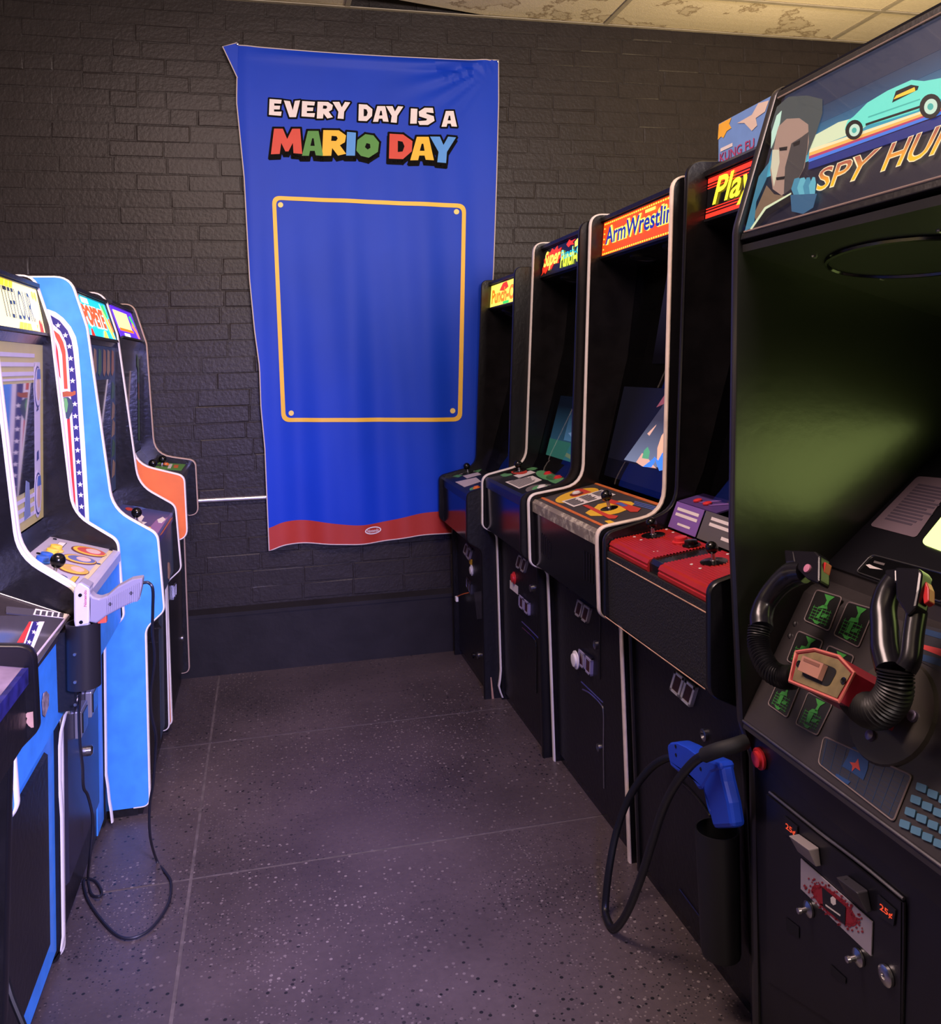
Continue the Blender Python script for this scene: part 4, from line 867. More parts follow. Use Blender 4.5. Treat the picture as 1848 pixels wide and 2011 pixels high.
# --- L3: orange cabinet next to the wall
L3_path = [(-1.2, 1.70, 0), (-.562, 1.70, .05), (-.508, 1.52, .08), (-.482, 1.02, .10), (-.306, .985, .035), (-.298, .742, .04), (-.362, .738, .03), (-.348, .035, .03), (-.40, .035, 0)]
wm2 = mat('pale_brown_molding', (0.50, 0.36, 0.28), 0.45)
T3, q, mq, bq, bz, cpo, CPp, uf, lf, LOW = left('orange sided arcade cabinet next to the brick wall with lit violet sign and two joysticks', L3_path, 0.035, 3.592, 4.200, orange, black, whitem, wm2,
    ((-.529, 1.535), (-.570, 1.66)), purg, ((-.540, 1.488), (-.542, 1.05)), ((-.330, .968), (-.49, .990)), (-.372, .72), black_in, black_gloss, black, None, None, black_in,
    [(-1.2, 1.68, 0), (-.600, 1.68, .06), (-.550, 1.54, .1), (-.484, 1.04, .10), (-.306, .985, .035), (-.298, .742, .04), (-.380, .738, .03), (-.367, .035, .03), (-.40, .035, 0)])
q.poly('sign_art', rect(0.03, 0.66, 0.27, 0.86), glow('marquee_pale_yellow', (1.0, 0.80, 0.30), 1.3), mq, 0.001); q.poly('sign_art', rect(0.05, 0.70, 0.20, 0.29), ora, mq, 0.0015); q.poly('sign_art', rect(0.20, 0.45, 0.02, 0.14), whiteg, mq, 0.001)
q.poly('sign_art', [(0.74, 0.80), (0.84, 0.84), (0.92, 0.50), (0.84, 0.44)], greg, mq, 0.001); q.poly('sign_art', [(0.72, 0.42), (0.80, 0.60), (0.92, 0.36), (0.96, 0.06), (0.88, 0.04), (0.84, 0.26)], glow('marquee_salmon', (1.0, 0.25, 0.12), 1.1), mq, 0.0015)
bq.poly('screen', rect(0.12, 0.86, 0.08, 0.80), dark_scr, bz, 0.001)
decal_gr = mat('bezel_green', (0.07, 0.13, 0.05), 0.5); bq.poly('bezel_art', [(0.90, 0.10), (0.97, 0.08), (0.97, 0.92), (0.86, 0.97), (0.86, 0.85), (0.92, 0.8)], decal_gr, bz, 0.002); bq.poly('bezel_art', [(0.91, 0.52), (0.95, 0.50), (0.95, 0.66), (0.91, 0.68)], mat('bezel_rust', (0.22, 0.07, 0.03), 0.5), bz, 0.003)
S, OX, OY = 5.435, 200, 880
decal('panel_art', Z([(520, 220), (610, 155), (905, 165), (850, 240)], S, OX, OY), CPp, mat('panel_green', (0.10, 0.30, 0.05), 0.5), cpo)
decal('panel_art', Z([(560, 325), (520, 280), (620, 250), (830, 285), (770, 352)], S, OX, OY), CPp, decb, cpo)
decal('panel_art', Z([(770, 185), (820, 185), (810, 215), (765, 215)], S, OX, OY), CPp, deco, cpo, 0.002); decal('panel_art', Z([(720, 175), (755, 175), (735, 220), (700, 220)], S, OX, OY), CPp, paper, cpo, 0.002)
decal('panel_art', Z([(615, 285), (660, 280), (640, 330), (590, 325)], S, OX, OY), CPp, paper, cpo, 0.002)
joystick(cpo, at(Z([(640, 190)], S, OX, OY)[0], CPp), CPp[1], 0.018, 0.017); joystick(cpo, at(Z([(528, 292)], S, OX, OY)[0], CPp), CPp[1], 0.036, 0.017)
button(cpo, at(Z([(680, 180)], S, OX, OY)[0], CPp), CPp[1], mat('orange_plastic', (0.8, 0.2, 0.03), 0.3))
build('lock', MB().lathe(at((357, 1253), PXl(-.372)), (1, 0, 0), [(0.012, 0), (0.012, 0.006), (0.006, 0.008)], 12), chrome, lf, smooth=True)
coin_entry(lf, PXl(-.372), [(336, 1150), (342, 1142), (342, 1170), (336, 1178)], brushed)

# --- L2: sky blue cabinet with the stars and stripes side art
T2, q, mq, bq, bz, cpo, CPp, uf, lf, LOW = left('sky blue arcade cabinet with stars and stripes side art and lit cyan sign', Lp(0, 0.03), 0.03, 2.962, 3.574, blue, black, whitem, whitem,
    ((-.537, 1.515), (-.579, 1.655)), cyg, ((-.545, 1.490), (-.549, .955)), ((-.345, .853), (-.526, .896)), (-.385, .60), mat('panel_blue', (0.05, 0.06, 0.20), 0.45), dkblue, black, None, None, mat('bezel_blue', (0.05, 0.085, 0.16), 0.5))
q.text('lettering', 'POPEYE', 0.04, 0.76, 0.24, 0.80, whiteg, mq, 0.001, 0.10); q.text('lettering', 'POPEYE', 0.06, 0.74, 0.27, 0.77, glow('marquee_tomato', (1.0, 0.10, 0.03), 1.15), mq, 0.003, 0.065)
q.poly('sign_art', [(0.0, 0.78), (0.06, 0.78), (0.12, 0.98), (0.04, 0.98)], redg, mq, 0.001); q.poly('sign_art', rect(0.16, 0.36, 0.82, 0.95), whiteg, mq, 0.001)
q.poly('sign_art', [(0.76, 0.95), (0.83, 0.70), (0.90, 0.40), (0.96, 0.05), (0.88, 0.05), (0.80, 0.40)], yel, mq, 0.001); q.poly('sign_art', [(0.80, 0.90), (0.88, 0.95), (0.92, 0.62), (0.86, 0.60)], greg, mq, 0.002); q.poly('sign_art', [(0.88, 0.55), (0.94, 0.60), (0.97, 0.25), (0.92, 0.20)], ora, mq, 0.003)
q.poly('sign_art', [(0.52, 0.02), (0.60, 0.22), (0.66, 0.20), (0.68, 0.02)], yel, mq, 0.002); q.poly('sign_art', [(0.12, 0.02), (0.16, 0.20), (0.20, 0.20), (0.22, 0.02)], redg, mq, 0.002)
bq.poly('screen', rect(0.10, 0.80, 0.06, 0.78), dark_scr, bz, 0.001)
for a, c in ((0.06, (0.07, 0.16, 0.10)), (0.22, (0.34, 0.22, 0.15)), (0.38, (0.08, 0.17, 0.11)), (0.54, (0.33, 0.18, 0.13)), (0.68, (0.36, 0.25, 0.18)), (0.84, (0.34, 0.16, 0.10))):
    bq.poly('bezel_art', [(a, 0.82), (a+0.03, 0.80), (a+0.10, 0.84), (a+0.09, 0.97), (a+0.02, 0.98)], mat('bezel_patch_%d' % int(a*100), c, 0.5), bz, 0.002)
for b in (0.1, 0.24, 0.38, 0.50, 0.64):
    bq.poly('bezel_art', [(0.83, b), (0.93, b+0.01), (0.96, b+0.09), (0.88, b+0.12)], mat('bezel_skin' if int(b*100) % 4 else 'bezel_leaf', (0.30, 0.20, 0.13) if int(b*100) % 4 else (0.05, 0.12, 0.07), 0.5), bz, 0.002)
ART = PY(2.962); S, OX, OY = 4.0214, 0, 500
artw = mat('art_white', (0.80, 0.72, 0.78), 0.5); artr = mat('art_red', (0.55, 0.03, 0.03), 0.5); arto = mat('art_orange_red', (0.60, 0.07, 0.025), 0.5); artn = mat('art_navy', (0.018, 0.014, 0.15), 0.5)
pnl = [c for c in T2.children if c.name.startswith('side_panel')][0]
right = [(380, 432), (440, 455), (500, 500), (560, 570), (600, 650), (618, 740), (640, 1000), (655, 1250), (672, 1500), (690, 1800), (703, 2060), (712, 2250), (690, 2310), (665, 2272)]
decal('side_art', Z(right+[(640, 2235), (560, 2120), (510, 1900), (480, 1600), (445, 1300), (410, 1100), (370, 800), (345, 620), (340, 430)], S, OX, OY), ART, artw, pnl)
navR = [(400, 478), (470, 520), (535, 600), (566, 680), (582, 780), (604, 1000), (628, 1400), (655, 1800), (672, 2060), (680, 2180), (680, 2280), (662, 2272)]
navL = [(642, 2232), (628, 2080), (612, 1900), (600, 1700), (582, 1400), (556, 1050), (540, 800), (521, 690), (480, 605), (420, 548)]
decal('side_art', Z(navR+navL, S, OX, OY), ART, artn, pnl, 0.0016)
decal('side_art', Z([(425, 596), (470, 632), (500, 690), (518, 760), (536, 1060), (508, 1060), (492, 790), (470, 712), (440, 650)], S, OX, OY), ART, arto, pnl, 0.0016)
decal('side_art', Z([(440, 690), (458, 760), (480, 980), (470, 960), (445, 780)], S, OX, OY), ART, artr, pnl, 0.0016)
decal('side_art', Z([(530, 1300), (553, 1290), (575, 1600), (595, 1900), (600, 2010), (590, 1990), (565, 1750), (545, 1500)], S, OX, OY), ART, artr, pnl, 0.0016)
decal('side_art', Z([(495, 1085), (530, 1078), (575, 1085), (585, 1075), (600, 1080), (598, 1105), (570, 1118), (500, 1125)], S, OX, OY), ART, mat('art_brown', (0.36, 0.08, 0.02), 0.5), pnl, 0.0026)
decal('side_art', Z([(503, 1128), (540, 1124), (570, 1150), (582, 1200), (568, 1250), (545, 1300), (525, 1290), (515, 1210)], S, OX, OY), ART, mat('art_slate', (0.03, 0.05, 0.09), 0.5), pnl, 0.0030)
decal('side_art', Z([(506, 1130), (530, 1135), (540, 1180), (532, 1240), (520, 1250), (512, 1200)], S, OX, OY), ART, mat('art_green', (0.12, 0.35, 0.12), 0.5), pnl, 0.0040)
for cx_, cy_ in ((460, 560), (518, 638), (550, 725), (560, 820), (568, 908), (575, 997), (593, 1180), (597, 1275), (602, 1364), (608, 1457), (615, 1545), (620, 1635), (627, 1722), (635, 1815), (640, 1898), (645, 1990), (640+6, 2080), (648, 2170)):
    p = Z([(cx_, cy_)], S, OX, OY)[0]; decal('star', star(p[0], p[1], 5.8), ART, artw, pnl, 0.0028)
S, OX, OY = 5.435, 200, 880
decal('panel_art', Z([(470, 895), (590, 760), (700, 745), (740, 700), (745, 680), (590, 925)], S, OX, OY), CPp, mat('panel_violet', (0.24, 0.13, 0.35), 0.45), cpo)
decal('panel_art', Z([(590, 770), (650, 740), (680, 770), (640, 805), (600, 800)], S, OX, OY), CPp, paper, cpo, 0.0018); decal('panel_art', Z(ellipse_px(485, 870, 40, 22, -20), S, OX, OY), CPp, decy, cpo, 0.0018)
decal('panel_art', Z(ellipse_px(290, 655, 40, 16, 10), S, OX, OY), CPp, decr, cpo, 0.0012); decal('panel_art', Z([(320, 620), (440, 620), (470, 650), (400, 670)], S, OX, OY), CPp, decb, cpo, 0.0012)
decal('panel_art', Z([(380, 740), (420, 715), (450, 740), (420, 790), (480, 800), (430, 830), (390, 790)], S, OX, OY), CPp, paper, cpo, 0.0018)
joystick(cpo, at(Z([(345, 800)], S, OX, OY)[0], CPp), CPp[1], 0.024, 0.018)
decal('copper_lip', Z([(612, 945), (730, 760), (758, 745), (640, 925)], S, OX, OY), CPp, mat('copper_lip', (0.30, 0.08, 0.04), 0.5), cpo, 0.0015)
decal('bare_patch', Z([(598, 225), (614, 225), (622, 300), (612, 400), (600, 380)], 5.027, 210, 1060), PXl(-.346), wood, uf, 0.001)
ent = mat('grey_frame', (0.32, 0.31, 0.36), 0.35, 0.6)
coin_entry(lf, LOW, [(296, 1234), (306, 1222), (315, 1234), (300, 1236)], ent); coin_entry(lf, LOW, [(288, 1262), (298, 1250), (305, 1262), (290, 1263)], ent)
lo = board(T2, 'pale_stile', [(-.3845, .58), (-.3845, .06), (-.3855, .06), (-.3855, .58)], 3.40, 3.53, dkblue)
build('foot_block', MB().box(-.53, -.41, 2.975, 3.05, 0.0, 0.03), black, T2); build('foot_block', MB().box(-.53, -.41, 3.48, 3.555, 0.0, 0.03), black, T2)

# --- L1: sky blue cabinet with cream bezel
lav = mat('panel_lavender', (0.42, 0.38, 0.47), 0.42, noise=0.04)
mfp = [p for p in fillet(Lq())[1:] if p[1] > 0.16]+[(-.494, .16), (-.489, .12), (-.486, .08), (-.481, .045), (-.478, .012)]
T1, q, mq, bq, bz, cpo, CPp, uf, lf, LOW = left('sky blue arcade cabinet with cream striped bezel and lavender control panel with yellow buttons', Lq(), 0.0, 2.318, 2.938, blue, black, whitem, whitem,
    ((-.645, 1.520), (-.671, 1.658)), cream, ((-.655, 1.486), (-.659, .962)), ((-.440, .842), (-.641, .900)), (-.502, .60), lav, blue, black, mfp, None, mat('bezel_cream', (0.50, 0.44, 0.16), 0.45))
q.text('lettering', 'ITEFLOUR.', 0.30, 0.83, 0.22, 0.84, blackg, mq, 0.002, 0.0)
brick_y = glow('marquee_amber', (1.0, 0.62, 0.02), 1.2)
for k in range(5): q.poly('sign_art', [(0.48+k*0.07, 0.02), (0.54+k*0.07, 0.02), (0.58+k*0.07, 0.17), (0.52+k*0.07, 0.17)], brick_y, mq, 0.001)
for k in range(7): q.poly('sign_art', [(0.02+k*0.07, 0.84), (0.08+k*0.07, 0.84), (0.11+k*0.07, 0.98), (0.05+k*0.07, 0.98)], brick_y, mq, 0.001)
q.poly('sign_art', [(0.89, 0.03), (0.96, 0.03), (0.955, 0.28), (0.94, 0.18), (0.925, 0.30), (0.90, 0.26)], redg, mq, 0.001); q.poly('sign_art', rect(0.72, 0.82, 0.04, 0.20), whiteg, mq, 0.002)
q.poly('sign_art', [(0.86, 0.80), (0.88, 0.72), (0.90, 0.80), (0.89, 0.90), (0.87, 0.90)], brick_y, mq, 0.001); q.poly('sign_art', [(0.91, 0.80), (0.935, 0.70), (0.955, 0.80), (0.945, 0.90), (0.92, 0.90)], brick_y, mq, 0.001)
bst = mat('bezel_lilac', (0.55, 0.50, 0.62), 0.45)
for b in (0.825, 0.875, 0.925): bq.poly('bezel_stripe', rect(0.0, 0.82, b, b+0.022), bst, bz, 0.001)
bq.poly('bezel_stripe', rect(0.0, 0.87, 0.80, 0.812), bst, bz, 0.001)
bq.poly('bezel_stripe', rect(0.805, 0.930, 0.05, 0.90), bst, bz, 0.001)
for b in (0.05, 0.10, 0.15): bq.poly('bezel_stripe', rect(0.05, 0.80, b, b+0.022), bst, bz, 0.001)
sg = bq.poly('screen', rect(0.08, 0.805, 0.20, 0.785), dark_scr, bz, 0.0014)
nav = mat('bezel_navy', (0.03, 0.04, 0.16), 0.45)
for b in (0.76, 0.155):
    for r_, m_, of in ((1.0, bst, 0.002), (0.88, nav, 0.003), (0.80, bst, 0.004)): bq.poly('bezel_oval', [(0.868+0.072*r_*math.cos(k*math.tau/22), b+0.135*r_*math.sin(k*math.tau/22)) for k in range(22)], m_, bz, of)
    bq.poly('bezel_oval', [(0.868+0.034*math.cos(k*math.tau/14), b-0.01+0.07*math.sin(k*math.tau/14)) for k in range(14)], mat('oval_tan', (0.52, 0.36, 0.28), 0.5), bz, 0.005); bq.poly('bezel_oval', [(0.835, b+0.045), (0.905, b+0.045), (0.895, b+0.10), (0.845, b+0.10)], mat('oval_blue', (0.06, 0.12, 0.36), 0.5), bz, 0.006)
for b in (0.62, 0.34): bq.poly('bezel_art', [(0.85, b), (0.89, b+0.01), (0.885, b+0.06), (0.855, b+0.05)], nav, bz, 0.002)
bq.poly('bezel_art', [(0.30, 0.06), (0.40, 0.08), (0.42, 0.17), (0.34, 0.16)], mat('bezel_rust2', (0.40, 0.10, 0.06), 0.5), bz, 0.002); bq.poly('bezel_art', [(0.60, 0.05), (0.72, 0.06), (0.70, 0.24), (0.64, 0.26)], mat('bezel_steel', (0.16, 0.20, 0.34), 0.5), bz, 0.002)
S, OX, OY = 7.392, 0, 1000
decal('yellow_band', Z([(1130, 1090), (1590, 590), (1640, 612), (1210, 1100)], S, OX, OY), CPp, mat('panel_pale_yellow', (0.62, 0.50, 0.26), 0.45), cpo)
for (cx_, cy_, a, b, rot, cc) in ((1290, 620, 265, 62, 12, (0.50, 0.07, 0.04)), (1150, 735, 260, 62, 11, (0.10, 0.12, 0.30)), (1060, 880, 240, 66, 12, (0.55, 0.34, 0.06))):
    decal('oval_picture', Z(ellipse_px(cx_, cy_, a, b, rot), S, OX, OY), CPp, mat('oval_maroon', (0.12, 0.03, 0.03), 0.5), cpo); decal('oval_picture', Z(ellipse_px(cx_+6, cy_, a*.92, b*.84, rot), S, OX, OY), CPp, decy, cpo, 0.0016)
    decal('oval_picture', Z(ellipse_px(cx_+30, cy_+3, a*.78, b*.66, rot), S, OX, OY), CPp, mat('oval_fill_%d' % cx_, cc, 0.5), cpo, 0.0024); decal('oval_picture', Z(ellipse_px(cx_+60, cy_+8, a*.42, b*.46, rot), S, OX, OY), CPp, mat('oval_pink', (0.60, 0.42, 0.36), 0.5), cpo, 0.0032)
for poly in ([(770, 570), (860, 480), (970, 495), (880, 590)], [(415, 790), (520, 690), (580, 705), (480, 800)], [(980, 1060), (1060, 975), (1155, 985), (1080, 1080)], [(455, 810), (575, 830), (530, 885)]):
    decal('panel_label', Z(poly, S, OX, OY), CPp, ink, cpo); c_ = (sum(p[0] for p in poly)/len(poly), sum(p[1] for p in poly)/len(poly)); decal('panel_label', Z([(c_[0]+(x-c_[0])*.86, c_[1]+(y-c_[1])*.86) for x, y in poly], S, OX, OY), CPp, paper if poly[0][0] != 980 else decy, cpo, 0.0016)
for p in ((800, 605), (745, 660)): button(cpo, at(Z([p], S, OX, OY)[0], CPp), CPp[1], yellowp, 0.019, 0.016)
for p in ((660, 720), (600, 770)): button(cpo, at(Z([p], S, OX, OY)[0], CPp), CPp[1], bluep, 0.019, 0.016)
joystick(cpo, at(Z([(768, 985)], S, OX, OY)[0], CPp), CPp[1], 0.030, 0.0195, disc_r=0.036)
for p in ((795, 440), (1605, 603), (1430, 803), (555, 648)): build('screw', MB().lathe(at(Z([p], S, OX, OY)[0], CPp), CPp[1], [(0.006, 0.0005), (0.0055, 0.003), (0.001, 0.003)], 10), black_pl, cpo)
LF = PXl(-.502)
cdoor = build('coin_door', MB().loops([(-.502, 2.37, .56), (-.502, 2.80, .56), (-.502, 2.80, .13), (-.502, 2.37, .13)], [(-.489, 2.38, .55), (-.489, 2.79, .55), (-.489, 2.79, .14), (-.489, 2.38, .14)]), mat('violet_black_steel', (0.03, 0.028, 0.05), 0.35, 0.3), lf)
build('blue_stile', MB().box(-.5025, -.499, 2.815, 2.915, 0.03, 0.58), blue, lf)
DP = PXl(-.489); build('lock', MB().lathe((-.489, 2.62, .36), (1, 0, 0), [(0.014, 0), (0.014, 0.012), (0.008, 0.016), (0.002, 0.016)], 14), chrome, cdoor, smooth=True)
for yy in (2.46, 2.60): 
    f = build('coin_return', MB().box(-.489, -.472, yy, yy+0.085, .455, .525), mat('grey_frame', (0.32, 0.31, 0.36), 0.35, 0.6), cdoor, bevel=0.003); build('flap', MB().box(-.473, -.469, yy+0.012, yy+0.073, .465, .515), black_pl, f)
build('handle_bar', MB().box(-.490, -.478, 2.36, 2.40, .555, .62), brushed, lf, bevel=0.003)

# --- L0b: blue light gun cabinet
mnp = fillet(Lq())[1:]
mfu = [p for p in mnp if p[1] > 0.84]; mfl = [(-.448, .615), (-.462, .603), (-.478, .58), (-.488, .54), (-.492, .50), (-.493, .42), (-.489, .34), (-.489, .06), (-.493, .03), (-.510, .008), (-.53, .004)]
T0, q, mq, bq, bz, cpo, CPp, uf, lf, LOW = left('sky blue arcade cabinet with light grey toy gun holstered on its front', Lq(), 0.0, 1.700, 2.312, blue, black, whitem, whitem,
    ((-.645, 1.520), (-.671, 1.658)), cream, ((-.655, 1.486), (-.659, .95)), ((-.466, .818), (-.62, .883)), (-.502, .575), mat('shelf_brown_black', (0.035, 0.028, 0.030), 0.35, noise=0.4, nscale=8), blue, blue, mfu, None, black_in)
fpan = [c for c in T0.children if c.name.startswith('side_panel')][1]
molding(fpan, mfl, 2.312-TH/2, whitem, -1, TH/2)
SH = (Vector((-.466, 0, .8205)), CPp[1])
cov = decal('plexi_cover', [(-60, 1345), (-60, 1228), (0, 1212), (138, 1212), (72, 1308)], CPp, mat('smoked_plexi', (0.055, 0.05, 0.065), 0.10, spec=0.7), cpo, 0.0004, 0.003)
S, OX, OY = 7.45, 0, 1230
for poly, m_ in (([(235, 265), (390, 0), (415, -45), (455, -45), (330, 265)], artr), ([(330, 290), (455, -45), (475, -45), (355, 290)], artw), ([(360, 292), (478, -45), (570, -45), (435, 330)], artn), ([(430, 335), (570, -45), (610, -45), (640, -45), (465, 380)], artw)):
    decal('cover_stripe', Z(poly, S, OX, OY), CPp, m_, cov, 0.0036, 0.0004)  # flat red, white and navy bands laid on the cover
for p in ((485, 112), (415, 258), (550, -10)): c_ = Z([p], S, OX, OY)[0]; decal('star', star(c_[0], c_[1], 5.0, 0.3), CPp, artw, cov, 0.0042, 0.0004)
S, OX, OY = 7.392, 0, 1000
tagp = decal('label_strip', Z(rrect([(80, 1430), (480, 1470), (1030, 1550), (1000, 1625), (480, 1570), (75, 1530)][0:2]+[(1010, 1620), (75, 1525)], 25), S, OX, OY), CPp, ink, cpo, 0.0006, 0.003)
decal('white_label', Z([(505, 1468), (985, 1520), (945, 1612), (470, 1555)], S, OX, OY), CPp, paper, tagp, 0.0038, 0.0005)
for k in range(5): x_ = 515+k*86; decal('label_print', Z([(x_, 1495+k*9), (x_+60, 1501+k*9), (x_+44, 1562+k*9), (x_-16, 1556+k*9)], S, OX, OY), CPp, ink, tagp, 0.0045, 0.0003)
frame_line(cpo, 'shelf_bead', Z([(0, 1210), (500, 1300), (1075, 1395)], S, OX, OY), CPp, 0.0016, brushed)
build('lip_strip', MB().tube([(-.4655, 1.72, .8175), (-.4655, 2.29, .8175)], 0.003, 6), mat('lilac_lip', (0.5, 0.42, 0.5), 0.5), cpo)
decal('bare_patch', Z([(600, 1100), (620, 980), (660, 950), (700, 1000), (695, 1160), (640, 1330), (610, 1300)], 7.45, 0, 1230), PXl(-.468), mat('chipped_board', (0.22, 0.17, 0.19), 0.8, noise=0.8, nscale=60), uf, 0.002)
mb = MB()
for k in range(6): x_ = 31+k*4.2; P = [at((x_, 1484-k*5.0), PXl(-.475)), at((x_+1.2, 1484-k*5.0), PXl(-.475)), at((x_+1.2, 1510-k*4), PXl(-.475)), at((x_, 1510-k*4), PXl(-.475))]; mb.prism(P, (1, 0, 0), 0.001, 0.006)
build('vent_slots', mb, ink, uf)
lowp = build('coin_door', MB().loops([(-.502, 1.80, .535), (-.502, 2.20, .535), (-.502, 2.20, .10), (-.502, 1.80, .10)], [(-.493, 1.805, .53), (-.493, 2.195, .53), (-.493, 2.195, .105), (-.493, 1.805, .105)]), black, lf)
# holster tube on the cabinet front
HC = at((164, 1285), PY(2.185)); hz1, hz0 = at((164, 1221), PY(2.185)).z, at((164, 1349), PY(2.185)).z
hol = build('gun_holster', MB().lathe((HC.x, HC.y, hz0), (0, 0, 1), [(0.030, 0.0), (0.037, 0.002), (0.037, hz1-hz0), (0.033, hz1-hz0), (0.032, 0.02), (0.002, 0.02)], 28), mat('holster_black', (0.014, 0.013, 0.016), 0.34), T0, 'round black plastic holster tube', smooth=True)
build('holster_bracket', MB().box(-.47, HC.x-0.02, HC.y-0.004, HC.y+0.022, hz0-0.05, hz1-0.02), black, hol)
for zz in (0.012, -0.05, -0.10): build('screw', MB().lathe((HC.x-0.012, HC.y-0.0355, (hz0+hz1)/2+zz), (0, -1, 0), [(0.004, 0), (0.0035, 0.002), (0.001, 0.002)], 8), chrome, hol)

# --- light grey toy gun
GY = 2.165; GP = PY(GY); S, OX, OY = 4.0214, 0, 950
gun = thing('toy_light_gun', 'light grey toy light gun with red lettering standing muzzle down in the black holster', 'toy gun', at((172, 1220), GP))
gm = mat('gun_light_grey', (0.56, 0.53, 0.60), 0.45); gd2 = mat('gun_grey', (0.25, 0.23, 0.30), 0.5)
def prismY(poly, y0, y1, ch=0.0):
    P = [at(p, GP) for p in Z(poly, S, OX, OY)]; return MB().loops([(p.x, y0, p.z) for p in P], [(p.x, y1, p.z) for p in P])
bar_ = build('barrel', prismY([(590, 830), (622, 778), (648, 768), (716, 810), (712, 1092), (600, 1120), (592, 1070)], GY-0.014, GY+0.034), gm, gun, bevel=0.007)
build('muzzle', prismY([(600, 1070), (706, 1080), (700, 1190), (608, 1180)], GY-0.008, GY+0.028), gm, bar_, bevel=0.004)
grip = build('grip', prismY([(706, 815), (722, 865), (745, 890), (790, 902), (850, 880), (930, 810), (1040, 752), (1130, 738), (1125, 800), (1112, 860), (1096, 925), (1050, 930), (960, 975), (840, 1040), (765, 1098), (706, 1085)], GY-0.008, GY+0.028), gd2, gun, bevel=0.005)
build('muzzle_cap', prismY([(622, 776), (648, 765), (722, 805), (716, 828), (640, 800)], GY-0.013, GY+0.033), gd2, bar_, bevel=0.003)
mb = MB()
for k in range(18):
    x_ = 850+k*15; t0 = 905-(x_-850)*0.52; t1 = 1015-(x_-850)*0.42
    P = [at(p, GP) for p in Z([(x_, t0), (x_+5, t0), (x_+5, t1), (x_, t1)], S, OX, OY)]; mb.loops([(p.x, GY-0.0095, p.z) for p in P], [(p.x, GY-0.0075, p.z) for p in P])
build('grip_rib', mb, gd2, grip)
build('trigger', prismY([(765, 1096), (838, 1042), (840, 1100), (770, 1108)], GY+0.002, GY+0.018), mat('orange_trigger', (0.70, 0.10, 0.05), 0.4), gun, bevel=0.002)
for p, d_ in (((643, 868), 0.0145), ((650, 1080), 0.0145), ((1040, 857), 0.0085), ((875, 943), 0.0085)):
    c_ = at(Z([p], S, OX, OY)[0], GP); build('screw', MB().lathe((c_.x, GY-d_+0.001, c_.z), (0, -1, 0), [(0.0042, 0), (0.0042, 0.0012), (0.002, 0.0008)], 10), black_pl, bar_ if d_ > 0.01 else grip)
vs, fs, bb = text_faces('Nintendo', 0.015); mb = MB()
P3 = [at(Z([(694-22*(1-(y-bb[2])/(bb[3]-bb[2]))*0+(-22+22*(1-(y-bb[2])/(bb[3]-bb[2]))), 957-128*(x-bb[0])/(bb[1]-bb[0]))], S, OX, OY)[0], GP) for x, y in vs]
mb.add([(p.x, GY-0.0146, p.z) for p in P3], fs); build('lettering', mb, mat('letter_red', (0.45, 0.02, 0.05), 0.5), bar_)
pts = []
fall = [(281, 1144.5), (291.5, 1144.5), (300, 1157), (300, 1199), (299.5, 1239), (304, 1289), (300, 1330), (296, 1362), (298, 1402), (306, 1440), (306, 1470), (301, 1537), (294, 1582), (295, 1643)]
for i, p in enumerate(fall): f = max(0, (i-2)/(len(fall)-3)); pts.append(at(p, PY(GY+0.01+0.40*f)))
for p in ((308, 1690), (325, 1713), (336, 1734), (331, 1774), (304, 1816), (273.6, 1838), (243, 1842), (213, 1822), (176, 1774), (164, 1737), (170, 1726), (188, 1731), (200, 1752), (194, 1765), (179, 1755), (173, 1730)): pts.append(at(p, PZ(0.005)))
pts[-3].z = 0.010; pts[-1].z = 0.012
for i, p in enumerate([(176, 1690), (182, 1613), (173, 1564), (164, 1546), (162, 1506), (157, 1461), (155, 1400), (157, 1360)]): pts.append(at(p, PY(2.50-0.32*(i+1)/8)))
build('cord', MB().tube(catmull(pts, 6), 0.0036, 8), mat('cord_black', (0.012, 0.012, 0.02), 0.4), gun, smooth=True)

# --- L0: nearest black cabinet on the left, mostly out of the picture
L0_path = [(-1.2, 1.72, 0), (-.70, 1.72, .05), (-.60, 1.0, .1), (-.53, .94, .05), (-.397, .925, .028), (-.392, .785, .02), (-.436, .742, .03), (-.45, .30, 0), (-.455, 0.0, .02)]
N0, q, mq, bq, bz, cpo, CPp, uf, lf, LOW = left('nearest black arcade cabinet at the left edge with violet control panel', L0_path, 0.0, 1.07, 1.684, black, black, blackm, blackm,
    ((-.75, 1.56), (-.76, 1.68)), blackg, ((-.76, 1.52), (-.78, 1.0)), ((-.405, .893), (-.60, .930)), (-.470, .74), mat('panel_pale_violet', (0.22, 0.16, 0.20), 0.4, noise=0.35, nscale=14), black, black)
build('art_lip', MB().box(-.412, -.402, 1.095, 1.66, .866, .894), mat('panel_deep_blue', (0.015, 0.015, 0.10), 0.4, noise=0.6, nscale=30), cpo)
decal('bare_patch', Z([(365, 1300), (400, 1260), (485, 1245), (495, 1475), (460, 1480), (420, 1450), (385, 1400), (400, 1340)], 7.45, 0, 1230), PY(1.665), wood, N0, 0.0006)
build('power_cord', MB().tube(catmull([at((-8, 1860), PY(1.75)), at((8, 1905), PY(1.75)), at((22, 1955), PY(1.74)), at((45, 2012), PY(1.73)), at((70, 2080), PY(1.72))]), 0.006, 8), black_rub, N0, smooth=True)

